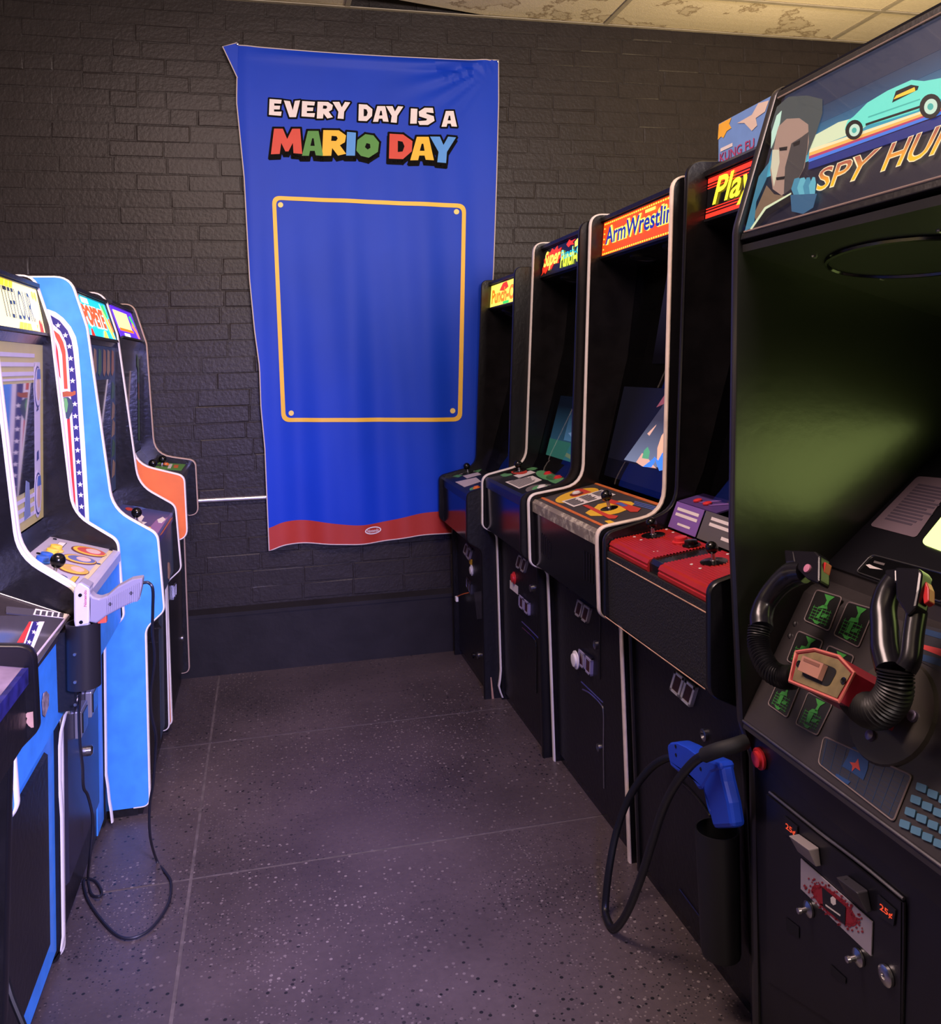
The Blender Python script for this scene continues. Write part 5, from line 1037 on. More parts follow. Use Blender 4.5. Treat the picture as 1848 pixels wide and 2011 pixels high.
# ------------------------------------------------------------------ right foreground: driving cabinet
Y_path = [(1.75, 1.960, 0), (1.066, 1.960, .03), (.960, 1.660, .10), (.928, 1.03, .3), (.934, .655, .08), (.958, .580, .05), (.945, 0.0, .01)]
Y0s, Y1s = 0.86, 1.642
SPY = thing('arcade_cabinet', 'big black driving arcade cabinet at the right edge with steering yoke and SPY HUNTER sign', 'arcade machine', (1.3, 1.3, 0), GRP)
fp = fillet(Y_path); sy, ey = Y0s+TH, Y1s-TH
blm = mat('black_ridged_molding', (0.02, 0.018, 0.02), 0.28)
panel(SPY, fp, 0.0, Y0s, Y0s+TH, black, black_in, blm, 1); spf = panel(SPY, fp, 0.0, Y1s-0.022, Y1s, mat('black_inner_panel', (0.010, 0.0095, 0.009), 0.30, noise=0.25, nscale=5, bump=0.10, bscale=30, spec=0.9), black, blm, 1)
ey = Y1s-0.022; CLAMP = (sy+0.002, ey-0.002)
board(SPY, 'back_board', [(1.75, .02), (1.735, .02), (1.735, 1.94), (1.75, 1.94)], sy, ey, black)
board(SPY, 'top_board', [(1.07, 1.958), (1.735, 1.958), (1.735, 1.943), (1.075, 1.943)], sy, ey, black)
mqn = ((0.972, 1.645), (1.064, 1.936)); d = Vector((mqn[1][0]-mqn[0][0], mqn[1][1]-mqn[0][1]))
q = Quad((mqn[0][0], ey-0.012, mqn[0][1]), (mqn[0][0], sy+0.012, mqn[0][1]), (mqn[1][0], ey-0.012, mqn[1][1]))
mq = build('marquee', MB().prism([q.pt(a, b) for a, b in rect(0, 1, 0, 1)], q.n, 0.004, -0.004), glow('sign_night', (0.010, 0.009, 0.020), 1.0), SPY)
for b0, b1, pr0 in ((-0.035, 0.012, black), (0.985, 1.035, black)): build('marquee_rail', MB().prism([q.pt(a, b) for a, b in rect(-0.015, 1.015, b0, b1)], q.n, 0.018, -0.01), pr0, SPY, bevel=0.002)
for b0 in (0.016, 0.979): build('rail_bead', MB().tube([q.pt(0, b0, 0.009), q.pt(1, b0, 0.009)], 0.0018, 6), mat('tan_bead', (0.35, 0.26, 0.22), 0.4), SPY)
SG = q.plane(); S, OX, OY = 4.022, 1400, 0
def sgn(poly, m, off, nm='sign_art'): return decal(nm, Z(poly, S, OX, OY), SG, m, mq, off, 0.0004)
# evening sky above a striped road: flat bands of colour
bands = [((0.76, 1.0), (0.016, 0.024, 0.055)), ((0.64, 0.80), (0.02, 0.06, 0.13)), ((0.52, 0.66), (0.03, 0.16, 0.28)), ((0.40, 0.54), (0.08, 0.36, 0.46))]
for i, ((b0, b1), c_) in enumerate(bands): q.poly('sign_art', [(0.02, b0), (1, b0+0.02), (1, min(1, b1+0.06)), (0.02, b1)], grad_glow('sign_sky_%d' % i, c_, bands[max(0, i-1)][1], 1.0, 1.645+0.29*b0, 1.645+0.29*b1), mq, 0.0004+0.0004*(3-i))
sgn([(770, 1190), (800, 1080), (1000, 970), (1180, 920), (1250, 975), (1180, 1030)], glow('sign_pale', (0.55, 0.62, 0.40), 1.0), 0.0024)
for k, (y_, c_) in enumerate(((1195, (0.75, 0.62, 0.35)), (1222, (0.80, 0.38, 0.08)), (1250, (0.40, 0.04, 0.10)), (1272, (0.05, 0.16, 0.60)))):
    sgn([(775, y_-10), (2500, y_-10-588-k*10), (2500, y_+14-588-k*10), (772, y_+16)], glow('sign_stripe_%d' % k, c_, 1.0), 0.0030+k*0.0004)
sgn([(770, 1290), (2500, 678), (2500, 785), (765, 1345)], glow('sign_indigo', (0.012, 0.022, 0.16), 1.0), 0.0028)
mint = glow('sign_mint', (0.13, 0.62, 0.50), 1.0); mint2 = glow('sign_mint_dark', (0.05, 0.35, 0.30), 1.0); ink_g = mat('sign_ink', (0.008, 0.008, 0.012), 0.4)
# plain hatchback in profile
sgn([(1060, 1030), (1085, 960), (1130, 930), (1240, 820), (1400, 725), (1590, 640), (1690, 650), (1900, 612), (2050, 640), (2085, 700), (1900, 765), (1700, 830), (1640, 880), (1400, 955), (1230, 1000), (1120, 1060)], mint, 0.0050)
sgn([(1440, 820), (1470, 730), (1590, 680), (1650, 690), (1640, 720), (1460, 810)], ink_g, 0.0058); sgn([(1455, 795), (1475, 765), (1620, 700), (1625, 730)], glow('sign_amber', (0.95, 0.50, 0.04), 1.0), 0.0064)
sgn([(1230, 985), (1660, 845), (1655, 865), (1230, 1003)], ink_g, 0.0058); sgn([(1250, 930), (1660, 790), (1660, 798), (1250, 940)], mint2, 0.0058)
for cx_, cy_, r_ in ((1140, 1035, 74), (1745, 850, 92)):
    sgn(ellipse_px(cx_, cy_, r_*.92, r_*1.08, 20, 20), ink_g, 0.0062); sgn(ellipse_px(cx_+6, cy_+4, r_*.55, r_*.68, 20, 20), glow('sign_hub', (0.45, 0.62, 0.50), 1.0), 0.0070); sgn(ellipse_px(cx_+6, cy_+6, r_*.25, r_*.30, 20, 14), mint2, 0.0076)
# plain portrait of a man: hair, face halves, collar, gloved fist
sgn([(480, 1190), (470, 1000), (520, 850), (610, 770), (760, 760), (880, 790), (880, 900), (830, 1060), (760, 1230), (560, 1230)], glow('sign_hair', (0.050, 0.060, 0.062), 1.0), 0.0040)
sgn([(475, 1180), (480, 1050), (520, 920), (560, 880), (545, 980), (500, 1120)], glow('sign_rim', (0.42, 0.62, 0.50), 1.0), 0.0048)
sgn([(500, 1170), (530, 1010), (600, 945), (700, 940), (770, 990), (775, 1130), (740, 1330), (660, 1480), (560, 1550), (490, 1500), (470, 1350)], glow('sign_skin', (0.30, 0.19, 0.15), 1.0), 0.0048)
sgn([(640, 1140), (720, 1090), (775, 1050), (765, 1180), (735, 1340), (660, 1480), (580, 1545), (590, 1330)], glow('sign_skin_shade', (0.050, 0.042, 0.042), 1.0), 0.0054)
sgn([(478, 1330), (490, 1190), (540, 1190), (545, 1290), (520, 1400), (500, 1480)], glow('sign_skin_light', (0.50, 0.46, 0.33), 1.0), 0.0054)
for poly in ([(545, 1175), (610, 1165), (605, 1195), (550, 1200)], [(655, 1140), (710, 1115), (705, 1150), (660, 1165)], [(520, 1410), (590, 1400), (585, 1425), (525, 1432)]): sgn(poly, ink_g, 0.0062)
sgn([(340, 1700), (440, 1470), (500, 1540), (620, 1560), (520, 1640), (430, 1740), (360, 1760)], glow('sign_neck', (0.16, 0.10, 0.06), 1.0), 0.0044)
sgn([(270, 1830), (340, 1560), (380, 1400), (460, 1290), (440, 1420), (360, 1600), (340, 1800)], glow('sign_collar', (0.04, 0.16, 0.24), 1.0), 0.0050); sgn([(310, 1830), (430, 1660), (640, 1545), (650, 1590), (470, 1700), (370, 1810)], ink_g, 0.0054); sgn([(315, 1815), (430, 1645), (640, 1530), (640, 1542), (440, 1660), (328, 1820)], glow('sign_pale', (0.55, 0.62, 0.40), 1.0), 0.0060)
for k in range(4): sgn([(640+k*48, 1500-k*8), (665+k*50, 1420-k*4), (700+k*44, 1410), (725+k*38, 1440+k*4), (720+k*36, 1580), (680+k*40, 1600)], glow('sign_glove_%d' % (k % 2), (0.10, 0.34, 0.42) if k % 2 else (0.05, 0.20, 0.30), 1.0), 0.0056+0.0004*k)
sgn([(640, 1550), (850, 1540), (820, 1650), (740, 1700), (650, 1680)], glow('sign_glove_dark', (0.03, 0.09, 0.17), 1.0), 0.0074)
# lettering: a four-corner frame on the sign, traced along its base line
def word(txt, a, b, c_, e, m, off, bold, shear=0.0, yend=None):
    """a, b: base line ends in crop pixels; c_, e: top line ends"""
    vs, fs, bb = text_faces(txt, bold, shear); mb = MB(); A4 = [at(p, SG) for p in Z([a, b, c_, e], S, OX, OY)]
    if yend:   # run the line on to a known end on the board
        for i_, ye in ((0, yend+0.028), (2, yend)): A4[i_+1] = A4[i_]+(A4[i_+1]-A4[i_])*((A4[i_].y-ye)/(A4[i_].y-A4[i_+1].y))
    mb.add([(A4[0].lerp(A4[1], (x-bb[0])/(bb[1]-bb[0]))).lerp(A4[2].lerp(A4[3], (x-bb[0])/(bb[1]-bb[0])), (y-bb[2])/(bb[3]-bb[2]))+SG[1]*off for x, y in vs], fs); return build('lettering', mb, m, mq)
wout = glow('sign_letter_edge', (0.80, 0.66, 0.40), 1.0); wfil = grad_glow('sign_letter_fill', (0.95, 0.42, 0.01), (0.20, 0.03, 0.06), 1.0, 1.698, 1.728)
word('SPY', (835, 1528), (1215, 1420), (868, 1345), (1368, 1165), wout, 0.0066, 0.030); word('SPY', (845, 1518), (1210, 1415), (876, 1352), (1355, 1176), wfil, 0.0078, 0.004)
word('HUNTER', (1345, 1375), (2700, 940), (1440, 1140), (2880, 614), wout, 0.0066, 0.030, 0.0, 0.900); word('HUNTER', (1358, 1366), (2694, 937), (1450, 1146), (2868, 624), wfil, 0.0078, 0.004, 0.0, 0.903)
# glass over the sign, speaker board with oval speaker under it
build('sign_glass', MB().prism([q.pt(a, b) for a, b in rect(0, 1, 0.02, 0.98)], q.n, 0.002, 0.012), glass('sign_glass', (0.95, 0.95, 0.95), 0.6), SPY)
spk_a, spk_b = (0.966, 1.612), (1.50, 1.455); SB = XZ(spk_a, spk_b, -1); SBn = Vector((SB[1].x, 0, SB[1].z))
if SBn.z > 0: SBn = -SBn
sb = board(SPY, 'speaker_board', [spk_a, spk_b, (spk_b[0], spk_b[1]+0.015), (spk_a[0], spk_a[1]+0.015)], sy, ey, mat('speaker_board_black', (0.010, 0.0095, 0.010), 0.45, noise=0.2))
tb = (Vector((spk_b[0]-spk_a[0], 0, spk_b[1]-spk_a[1]))).normalized(); c_ = Vector((1.12, 1.33, 0)); c_.z = spk_a[1]+(1.12-spk_a[0])*(spk_b[1]-spk_a[1])/(spk_b[0]-spk_a[0])
ov = [c_+tb*(0.085*math.cos(k*math.tau/32))+Vector((0, 1, 0))*(0.20*math.sin(k*math.tau/32)) for k in range(32)]
build('speaker_grille', MB().prism(ov, SBn, 0.002, 0.001), black_rub, sb); build('speaker_ring', MB().tube([p+SBn*0.003 for p in ov]+[ov[0]+SBn*0.003], 0.005, 6), black_pl, sb, smooth=True)
for k in range(4): build('screw', MB().lathe(c_+tb*(0.11*math.cos(k*1.57+.78))+Vector((0, 1, 0))*(0.23*math.sin(k*1.57+.78)), SBn, [(0.006, 0), (0.005, 0.003), (0.001, 0.004)], 8), brushed, sb)
# monitor bezel and green picture
b0, b1 = (1.135, .960), (1.46, 1.21); BZ = XZ(b0, b1, -1)
bez = slab(SPY, 'monitor_bezel', b0, b1, 0.012, 1, sy, ey, mat('bezel_black', (0.006, 0.0055, 0.009), 0.32))
scq = [(1816, 1062), (1848, 1079), (2300, 1230), (2250, 700), (1960, 890)]
decal('picture', rrect([(1985, 850), (2700, 960), (2600, 1350), (1808, 1068)], 14), BZ, glow('green_picture', (0.31, 0.38, 0.11), 5.01), bez, 0.001, 0.001)
d_ = decal('instruction_card', Z(rrect([(820, 180), (1200, 215), (800, 790), (345, 670)], 40), 5.029, 1640, 900), BZ, mat('card_mauve', (0.17, 0.12, 0.15), 0.5), bez, 0.0008, 0.0008)
qq = Quad(at(Z([(345, 670)], 5.029, 1640, 900)[0], BZ), at(Z([(800, 790)], 5.029, 1640, 900)[0], BZ), at(Z([(820, 180)], 5.029, 1640, 900)[0], BZ)); 
lines_on(d_, qq, 0.16, 0.92, 0.15, 0.88, 13, mat('card_ink', (0.07, 0.05, 0.08), 0.6), 0.0018)
rim = MB().tube([at(p, BZ)+BZ[1]*0.002 for p in Z(rrect([(370, 960), (1200, 1180), (1060, 1430), (215, 1130)], 40)+rrect([(370, 960), (1200, 1180), (1060, 1430), (215, 1130)], 40)[:1], 5.029, 1640, 900)], 0.0018, 6)
wn = decal('gauge_window', Z(rrect([(370, 960), (1200, 1180), (1060, 1430), (215, 1130)], 40), 5.029, 1640, 900), BZ, black_gloss, bez, 0.0006, 0.0008); build('window_rim', rim, brushed, wn)
decal('window_mark', Z([(310, 1062), (345, 1055), (385, 1075), (480, 1110), (350, 1095)], 5.029, 1640, 900), BZ, paper, wn, 0.0018); decal('window_mark', Z([(395, 1020), (500, 1048), (490, 1068), (385, 1040)], 5.029, 1640, 900), BZ, grey_dec, wn, 0.0018)
# control panel
c0, c1 = (0.934, .665), (1.082, .908); CPs = XZ(c0, c1, -1)
cpo = board(SPY, 'control_panel', [(c0[0]-0.002, c0[1]-0.018), c0, c1, (1.10, .920), (1.135, .928), (1.14, .958), (1.16, .93), (1.10, .86), (0.96, .64)], sy, ey, mat('control_panel_taupe', (0.035, 0.029, 0.030), 0.45, noise=0.12))
build('panel_edge', MB().tube([(c0[0]-0.001, sy, c0[1]-0.004), (c0[0]-0.001, ey, c0[1]-0.004)], 0.0028, 6), brushed, cpo)
S, OX, OY = 4.0215, 1430, 1000
gsc = mat('gauge_black', (0.016, 0.016, 0.016), 0.3); gln = mat('gauge_green', (0.05, 0.30, 0.05), 0.45); rimm = mat('gauge_rim', (0.22, 0.17, 0.17), 0.4)
gauges = [[(705, 640), (905, 700), (800, 965), (605, 880)], [(955, 735), (1160, 795), (1035, 1095), (840, 995)], [(560, 965), (755, 1045), (660, 1290), (470, 1200)], [(800, 1080), (1000, 1165), (900, 1430), (700, 1330)], [(415, 1330), (570, 1400), (470, 1650), (320, 1545)], [(640, 1450), (830, 1545), (710, 1790), (540, 1700)]]
for gi, g in enumerate(gauges):
    gg = decal('gauge', Z(rrect(g, 22), S, OX, OY), CPs, gsc, cpo, 0.0006, 0.0012); tl, tr, br, bl_ = [Vector(p) for p in g]
    build('gauge_rim', MB().tube([at(p, CPs)+CPs[1]*0.002 for p in Z(rrect(g, 22)+rrect(g, 22)[:1], S, OX, OY)], 0.0014, 5), rimm, gg)
    U = lambda a, b: tuple((bl_.lerp(br, a)).lerp(tl.lerp(tr, a), b))
    rnd = random.Random(gi*7+2); mb = MB()
    for k in range(5):
        for P in ([U(0.12, 0.12+k*0.09), U(0.85, 0.12+k*0.09), U(0.85, 0.135+k*0.09), U(0.12, 0.135+k*0.09)], [U(0.15+k*0.16, 0.08), U(0.162+k*0.16, 0.08), U(0.162+k*0.16, 0.55), U(0.15+k*0.16, 0.55)]):
            mb.prism([at(p, CPs) for p in Z(P, S, OX, OY)], CPs[1], 0.0003, 0.0020)
    for P in ([U(0.35, 0.95), U(0.75, 0.95), U(0.62, 0.80), U(0.50, 0.80)], [U(0.52, 0.80), U(0.62, 0.80), U(0.60, 0.60), U(0.50, 0.60)], [U(0.25+rnd.random()*.2, 0.62), U(0.6, 0.66), U(0.66, 0.56), U(0.3, 0.50)], [U(0.3+rnd.random()*.2, 0.50), U(0.52, 0.52), U(0.50, 0.22), U(0.36, 0.20)], [U(0.55, 0.36), U(0.78, 0.42), U(0.74, 0.30), U(0.55, 0.28)], [U(0.3, 0.12), U(0.62, 0.14), U(0.52, 0.04), U(0.4, 0.05)]):
        mb.prism([at(p, CPs) for p in Z(P, S, OX, OY)], CPs[1], 0.0003, 0.0024)
    build('gauge_marks', mb, gln, gg)
for p in ((530, 905), (490, 1000)): build('screw', MB().lathe(at(Z([p], S, OX, OY)[0], CPs), CPs[1], [(0.006, 0), (0.005, 0.003), (0.001, 0.004)], 10), brushed, cpo)
# map, keypad and red readout
S2, OX2, OY2 = 3.584, 1430, 1450
mapq = [(680, -10), (1300, 265), (1170, 590), (640, 180)]
mp_ = decal('map_screen', Z(rrect(mapq, 30), S2, OX2, OY2), CPs, mat('map_dark', (0.035, 0.035, 0.045), 0.35), cpo, 0.0006, 0.0012); build('gauge_rim', MB().tube([at(p, CPs)+CPs[1]*0.002 for p in Z(rrect(mapq, 30)+rrect(mapq, 30)[:1], S2, OX2, OY2)], 0.0015, 5), rimm, mp_)
mbl = mat('map_blue', (0.015, 0.05, 0.14), 0.45); tl, tr, br, bl_ = [Vector(p) for p in mapq]; mb = MB()
for k in range(9):
    for (a, b, c_, e) in ((0.04+k*0.11, 0.05, 0.046+k*0.11, 0.95), (0.03, 0.06+k*0.11, 0.97, 0.068+k*0.11)):
        U = lambda a_, b_: tuple((bl_.lerp(br, a_)).lerp(tl.lerp(tr, a_), b_)); mb.prism([at(p, CPs) for p in Z([U(a, b), U(c_, b), U(c_, e), U(a, e)], S2, OX2, OY2)], CPs[1], 0.0003, 0.0019)
build('map_grid', mb, mbl, mp_)
decal('map_patch', Z([(870, 70), (920, 60), (1000, 130), (990, 220), (960, 300), (890, 250), (810, 200), (850, 130)], S2, OX2, OY2), CPs, mat('map_blue2', (0.015, 0.06, 0.20), 0.45), mp_, 0.0024, 0.0003); decal('map_mark', Z([(925, 148), (930, 185), (940, 235), (905, 212), (880, 240), (885, 200), (865, 172), (905, 178)], S2, OX2, OY2), CPs, mat('map_red', (0.55, 0.06, 0.04), 0.45), mp_, 0.0030, 0.0003)
decal('map_patch', Z([(770, 250), (870, 310), (850, 330), (760, 275)], S2, OX2, OY2), CPs, mat('map_blue2', (0.015, 0.06, 0.20), 0.45), mp_, 0.0024, 0.0003)
key = mat('key_blue', (0.08, 0.20, 0.32), 0.45)
for r_ in range(4):
    for k in range(5):
        x_ = 1372+k*80-r_*39; y_ = 352+k*45+r_*86
        decal('keypad_key', Z(rrect([(x_-32, y_-38), (x_+38, y_-14), (x_+28, y_+42), (x_-42, y_+14)], 10), S2, OX2, OY2), CPs, key, cpo, 0.0006, 0.003)
ro = decal('readout', Z([(1480, 900), (1720, 960), (1700, 1300), (1440, 1160)], S, OX, OY), CPs, mat('map_dark', (0.035, 0.035, 0.045), 0.35), cpo, 0.0006, 0.0010)
for poly, m_ in (([(1470, 920), (1700, 985), (1690, 1030), (1465, 965)], mbl), ([(1460, 1035), (1510, 1035), (1500, 1080), (1455, 1075)], mat('readout_red', (0.60, 0.06, 0.06), 0.4)), ([(1555, 1075), (1700, 1110), (1700, 1170), (1550, 1110)], mat('readout_red', (0.60, 0.06, 0.06), 0.4)), ([(1545, 1150), (1700, 1190), (1700, 1250), (1540, 1200)], mbl)): decal('readout_mark', Z(poly, S, OX, OY), CPs, m_, ro, 0.0018, 0.0004)
# yoke mounting plate and hub
pc = at(Z([(1295, 1600)], S, OX, OY)[0], CPs); mount = build('mount_plate', MB().disc(pc, CPs[1], 0.092, 0.006, 0.088, 36), mat('mount_olive', (0.055, 0.048, 0.038), 0.4), cpo)
for p in ((1485, 1650), (1150, 1800)): build('bolt', MB().lathe(at(Z([p], S, OX, OY)[0], CPs)+CPs[1]*0.006, CPs[1], [(0.010, 0), (0.009, 0.005), (0.003, 0.007)], 12), mat('violet_bolt', (0.20, 0.17, 0.26), 0.3, 0.5), mount, smooth=True)
YK = (CPs[0]+CPs[1]*0.115, CPs[1]); yn = CPs[1]
yoke = build('yoke_hub', MB().loops([at(p, YK) for p in Z([(540, 1130), (690, 1110), (880, 1165), (1000, 1295), (880, 1520), (490, 1360)], S, OX, OY)], [at(p, YK)-yn*0.085+Vector((0, -0.03, 0)) for p in Z([(540, 1130), (690, 1110), (880, 1165), (1000, 1295), (880, 1520), (490, 1360)], S, OX, OY)]), mat('hub_red', (0.30, 0.012, 0.03), 0.35), SPY)
rimp = [at(p, YK)+yn*0.001 for p in Z([(540, 1130), (690, 1110), (880, 1165), (1000, 1295), (880, 1520), (490, 1360)], S, OX, OY)]
build('hub_rim', MB().tube(rimp+rimp[:1], 0.0032, 6), mat('hub_rim_pink', (0.60, 0.15, 0.12), 0.45), yoke)
decal('hub_plate', Z([(560, 1150), (690, 1132), (872, 1188), (975, 1300), (865, 1495), (512, 1350)], S, OX, OY), YK, mat('hub_brass', (0.20, 0.15, 0.065), 0.5, noise=0.25, nscale=40), yoke, 0.0005, 0.001)
decal('hub_opening', Z(rrect([(640, 1172), (875, 1270), (800, 1412), (585, 1320)], 45), S, OX, OY), YK, mat('deep_black', (0.003, 0.003, 0.004), 0.5), yoke, 0.0017, 0.0006)
md_ = decal('hub_switch', Z([(632, 1178), (798, 1245), (750, 1365), (592, 1292)], S, OX, OY), YK, mat('switch_salmon', (0.42, 0.20, 0.14), 0.45), yoke, 0.0025, 0.010); decal('switch_mark', Z([(645, 1200), (770, 1250), (762, 1275), (638, 1222)], S, OX, OY), YK, mat('switch_brown', (0.22, 0.09, 0.06), 0.5), md_, 0.0128, 0.0004)
for p in ((565, 1225), (918, 1360)): build('bolt', MB().lathe(at(Z([p], S, OX, OY)[0], YK)+yn*0.001, yn, [(0.006, 0), (0.006, 0.002), (0.003, 0.001)], 12), black_pl, yoke)
bel = mat('bellows_black', (0.009, 0.008, 0.011), 0.42); gripm = mat('grip_black', (0.010, 0.009, 0.014), 0.24)
def bellows(px, off, r):
    P = catmull([at(p, (CPs[0]+CPs[1]*o_, CPs[1])) for p, o_ in zip(Z(px, S, OX, OY), off)], 16); n_ = len(P)
    return build('bellows', MB().tube(P, [r*(1.0+0.13*math.sin(i*math.pi*0.66)) for i in range(n_)], 18), bel, yoke, smooth=True)
bellows([(520, 1325), (430, 1325), (330, 1270), (260, 1150), (238, 1040), (245, 930)], [0.085, 0.09, 0.10, 0.11, 0.115, 0.12], 0.0195)
bellows([(1000, 1500), (1090, 1580), (1190, 1590), (1280, 1510), (1320, 1400), (1320, 1270)], [0.06, 0.075, 0.09, 0.10, 0.11, 0.12], 0.0255)
def grip_part(px, rs, off):
    P = catmull([at(p, (CPs[0]+CPs[1]*off, CPs[1])) for p in Z(px, S, OX, OY)], 6); R_ = []
    for i in range(len(P)): t = i/(len(P)-1)*(len(rs)-1); k = min(int(t), len(rs)-2); R_.append(rs[k]+(rs[k+1]-rs[k])*(t-k))
    return build('grip', MB().tube(P, R_, 14), gripm, yoke, smooth=True)
grip_part([(265, 940), (262, 850), (300, 730), (390, 610), (500, 520), (600, 500)], [0.022, 0.022, 0.020, 0.021, 0.024, 0.020], 0.12)
grip_part([(1280, 1270), (1245, 1120), (1235, 950), (1225, 800), (1260, 660), (1320, 560)], [0.022, 0.023, 0.022, 0.021, 0.020, 0.018], 0.12)
YG = (CPs[0]+CPs[1]*0.128, CPs[1])
def head(poly, knob, trig, but):
    h = build('trigger_head', MB().prism([at(p, YG) for p in Z(poly, S, OX, OY)], yn, 0.026, -0.018), gripm, yoke, bevel=0.004)
    build('trigger', MB().prism([at(p, YG) for p in Z(trig, S, OX, OY)], yn, 0.014, -0.016), redp, h, bevel=0.002)
    build('knob', MB().prism([at(p, YG) for p in Z(knob, S, OX, OY)], yn, 0.024, -0.020), gripm, h, bevel=0.004)
    if but: build('button', MB().lathe(at(Z([but], S, OX, OY)[0], YG)+yn*0.008, yn, [(0.0085, 0), (0.008, 0.003), (0.002, 0.004)], 14), mat('pink_button', (0.60, 0.22, 0.35), 0.35), h, smooth=True)
head([(530, 340), (720, 350), (750, 385), (748, 570), (735, 600), (640, 560), (560, 480)], [(450, 325), (530, 330), (545, 430), (460, 435)], [(745, 410), (768, 415), (748, 500), (738, 495)], (655, 485))
head([(1345, 470), (1530, 480), (1555, 520), (1540, 640), (1510, 790), (1440, 860), (1350, 720)], [(1245, 480), (1345, 475), (1350, 590), (1255, 590)], [(1550, 560), (1575, 620), (1575, 720), (1535, 745), (1522, 650)], None)
build('grip_guard', MB().tube(catmull([at(p, YK) for p in Z([(1490, 800), (1460, 1000), (1440, 1180), (1400, 1260)], S, OX, OY)], 6), 0.016, 12), gripm, yoke, smooth=True)
# front: coin panel
FX = 0.955; FR = PX(FX)
fr = board(SPY, 'front_panel', [(FX-0.006, .645), (FX, .58), (FX-0.006, 0.02), (FX+0.012, 0.02), (FX+0.012, .645)], sy, ey, mat('front_blue_black', (0.006, 0.0055, 0.009), 0.34, noise=0.2)); S, OX, OY = 3.584, 1430, 1450
FR = PX(FX-0.003)
frame_line(fr, 'door_bead', Z([(295, 380), (620, 640), (950, 890), (1240, 1130)], S, OX, OY), FR, 0.003, brushed)
doorm = decal('coin_door', Z([(285, 390), (1235, 1150), (1228, 2300), (285, 1700)], S, OX, OY), FR, mat('front_blue_black', (0.012, 0.011, 0.019), 0.34), fr, 0.0, 0.005)
frame_line(fr, 'door_bead', Z([(1242, 1150), (1240, 1500), (1232, 1900), (1228, 2200)], S, OX, OY), FR, 0.0028, black_gloss)
FD = PX(FX-0.009)
def price(quad_, d0):
    pl_ = decal('price_window', Z(quad_, S, OX, OY), FD, ink_g, doorm, 0.0, 0.002); tl, tr, br, bl_ = [at(p, FD) for p in Z(quad_, S, OX, OY)]
    vs, fs, bb = text_faces('25¢', 0.02); mb = MB(); U = lambda a, b: bl_.lerp(br, a).lerp(tl.lerp(tr, a), b)+FD[1]*0.0026
    mb.add([U(0.14+0.76*(x-bb[0])/(bb[1]-bb[0]), 0.28+0.42*(y-bb[2])/(bb[3]-bb[2])) for x, y in vs], fs); build('lettering', mb, glow('price_red', (0.65, 0.06, 0.02), 0.9), pl_)
price([(400, 545), (492, 622), (490, 740), (400, 665)], 0); price([(1060, 1100), (1185, 1210), (1170, 1320), (1060, 1240)], 0)
def slotbox(quad_, m, up):
    tl, tr, br, bl_ = [at(p, FD) for p in Z(quad_, S, OX, OY)]; n = FD[1]
    b = build('coin_slot', MB().loops([tl+n*0.022, tr+n*0.022, br+n*0.010, bl_+n*0.010], [tl, tr, br, bl_]), m, doorm, bevel=0.002)
    c1_, c2_ = tl.lerp(tr, .22)+n*0.011, tl.lerp(tr, .82)+n*0.011; build('slot', MB().box(c1_.x-0.003, c1_.x+0.003, c2_.y, c1_.y, tl.z-0.002, tl.z+0.0012), mat('deep_black', (0.003, 0.003, 0.004), 0.5), b)
slotbox([(497, 670), (640, 770), (655, 900), (520, 790)], mat('slot_grey', (0.30, 0.26, 0.27), 0.4), True); slotbox([(835, 960), (985, 1070), (1015, 1225), (860, 1085)], mat('slot_dark', (0.06, 0.055, 0.07), 0.35, 0.4), True)
pq = [(517, 845), (1020, 1290), (1012, 1530), (517, 1058)]; pl_ = decal('maker_plate', Z(pq, S, OX, OY), FD, mat('plate_silver', (0.46, 0.41, 0.47), 0.4, 0.3), doorm, 0.0, 0.002)
decal('plate_splash', Z(ellipse_px(755, 1175, 205, 70, 42), S, OX, OY), FD, mat('plate_red', (0.30, 0.015, 0.025), 0.5), pl_, 0.0022, 0.0004); mb = MB(); rnd = random.Random(3)
for k in range(150):
    a = rnd.random()*math.tau; r_ = 0.85+rnd.random()**1.6*0.55; x_, y_ = 200*r_*math.cos(a), 66*r_*math.sin(a); c, s_ = math.cos(math.radians(42)), math.sin(math.radians(42)); p = (755+x_*c-y_*s_, 1175+x_*s_+y_*c)
    mb.prism([at(v, FD) for v in Z(star(p[0], p[1], 7+rnd.random()*6, rnd.random()), S, OX, OY)], FD[1], 0.0003, 0.0026)
build('plate_splash', mb, mat('plate_red', (0.30, 0.015, 0.025), 0.5), pl_)
decal('plate_badge', Z([(672, 1045), (840, 1185), (835, 1312), (680, 1180)], S, OX, OY), FD, ink_g, pl_, 0.0032, 0.0005)
decal('plate_emblem', Z([(735, 1120), (750, 1108), (772, 1128), (774, 1165), (755, 1172), (738, 1155)], S, OX, OY), FD, paper, pl_, 0.0040, 0.0003); decal('plate_line', Z([(700, 1165), (805, 1240), (804, 1250), (700, 1176)], S, OX, OY), FD, paper, pl_, 0.0040, 0.0003)
for p in ((520, 1205), (870, 1545)): build('reject_knob', MB().lathe(at(Z([(p[0]+52, p[1]-5)], S, OX, OY)[0], FD), FD[1], [(0.014, 0), (0.014, 0.004), (0.010, 0.006), (0.005, 0.008), (0.0045, 0.018), (0.006, 0.019), (0.005, 0.024), (0.001, 0.025)], 16), chrome, doorm, smooth=True)
build('lock', MB().lathe(at(Z([(1120, 1668)], S, OX, OY)[0], FD), FD[1], [(0.016, 0), (0.016, 0.005), (0.013, 0.007), (0.005, 0.008), (0.004, 0.005)], 20), chrome, doorm, smooth=True)
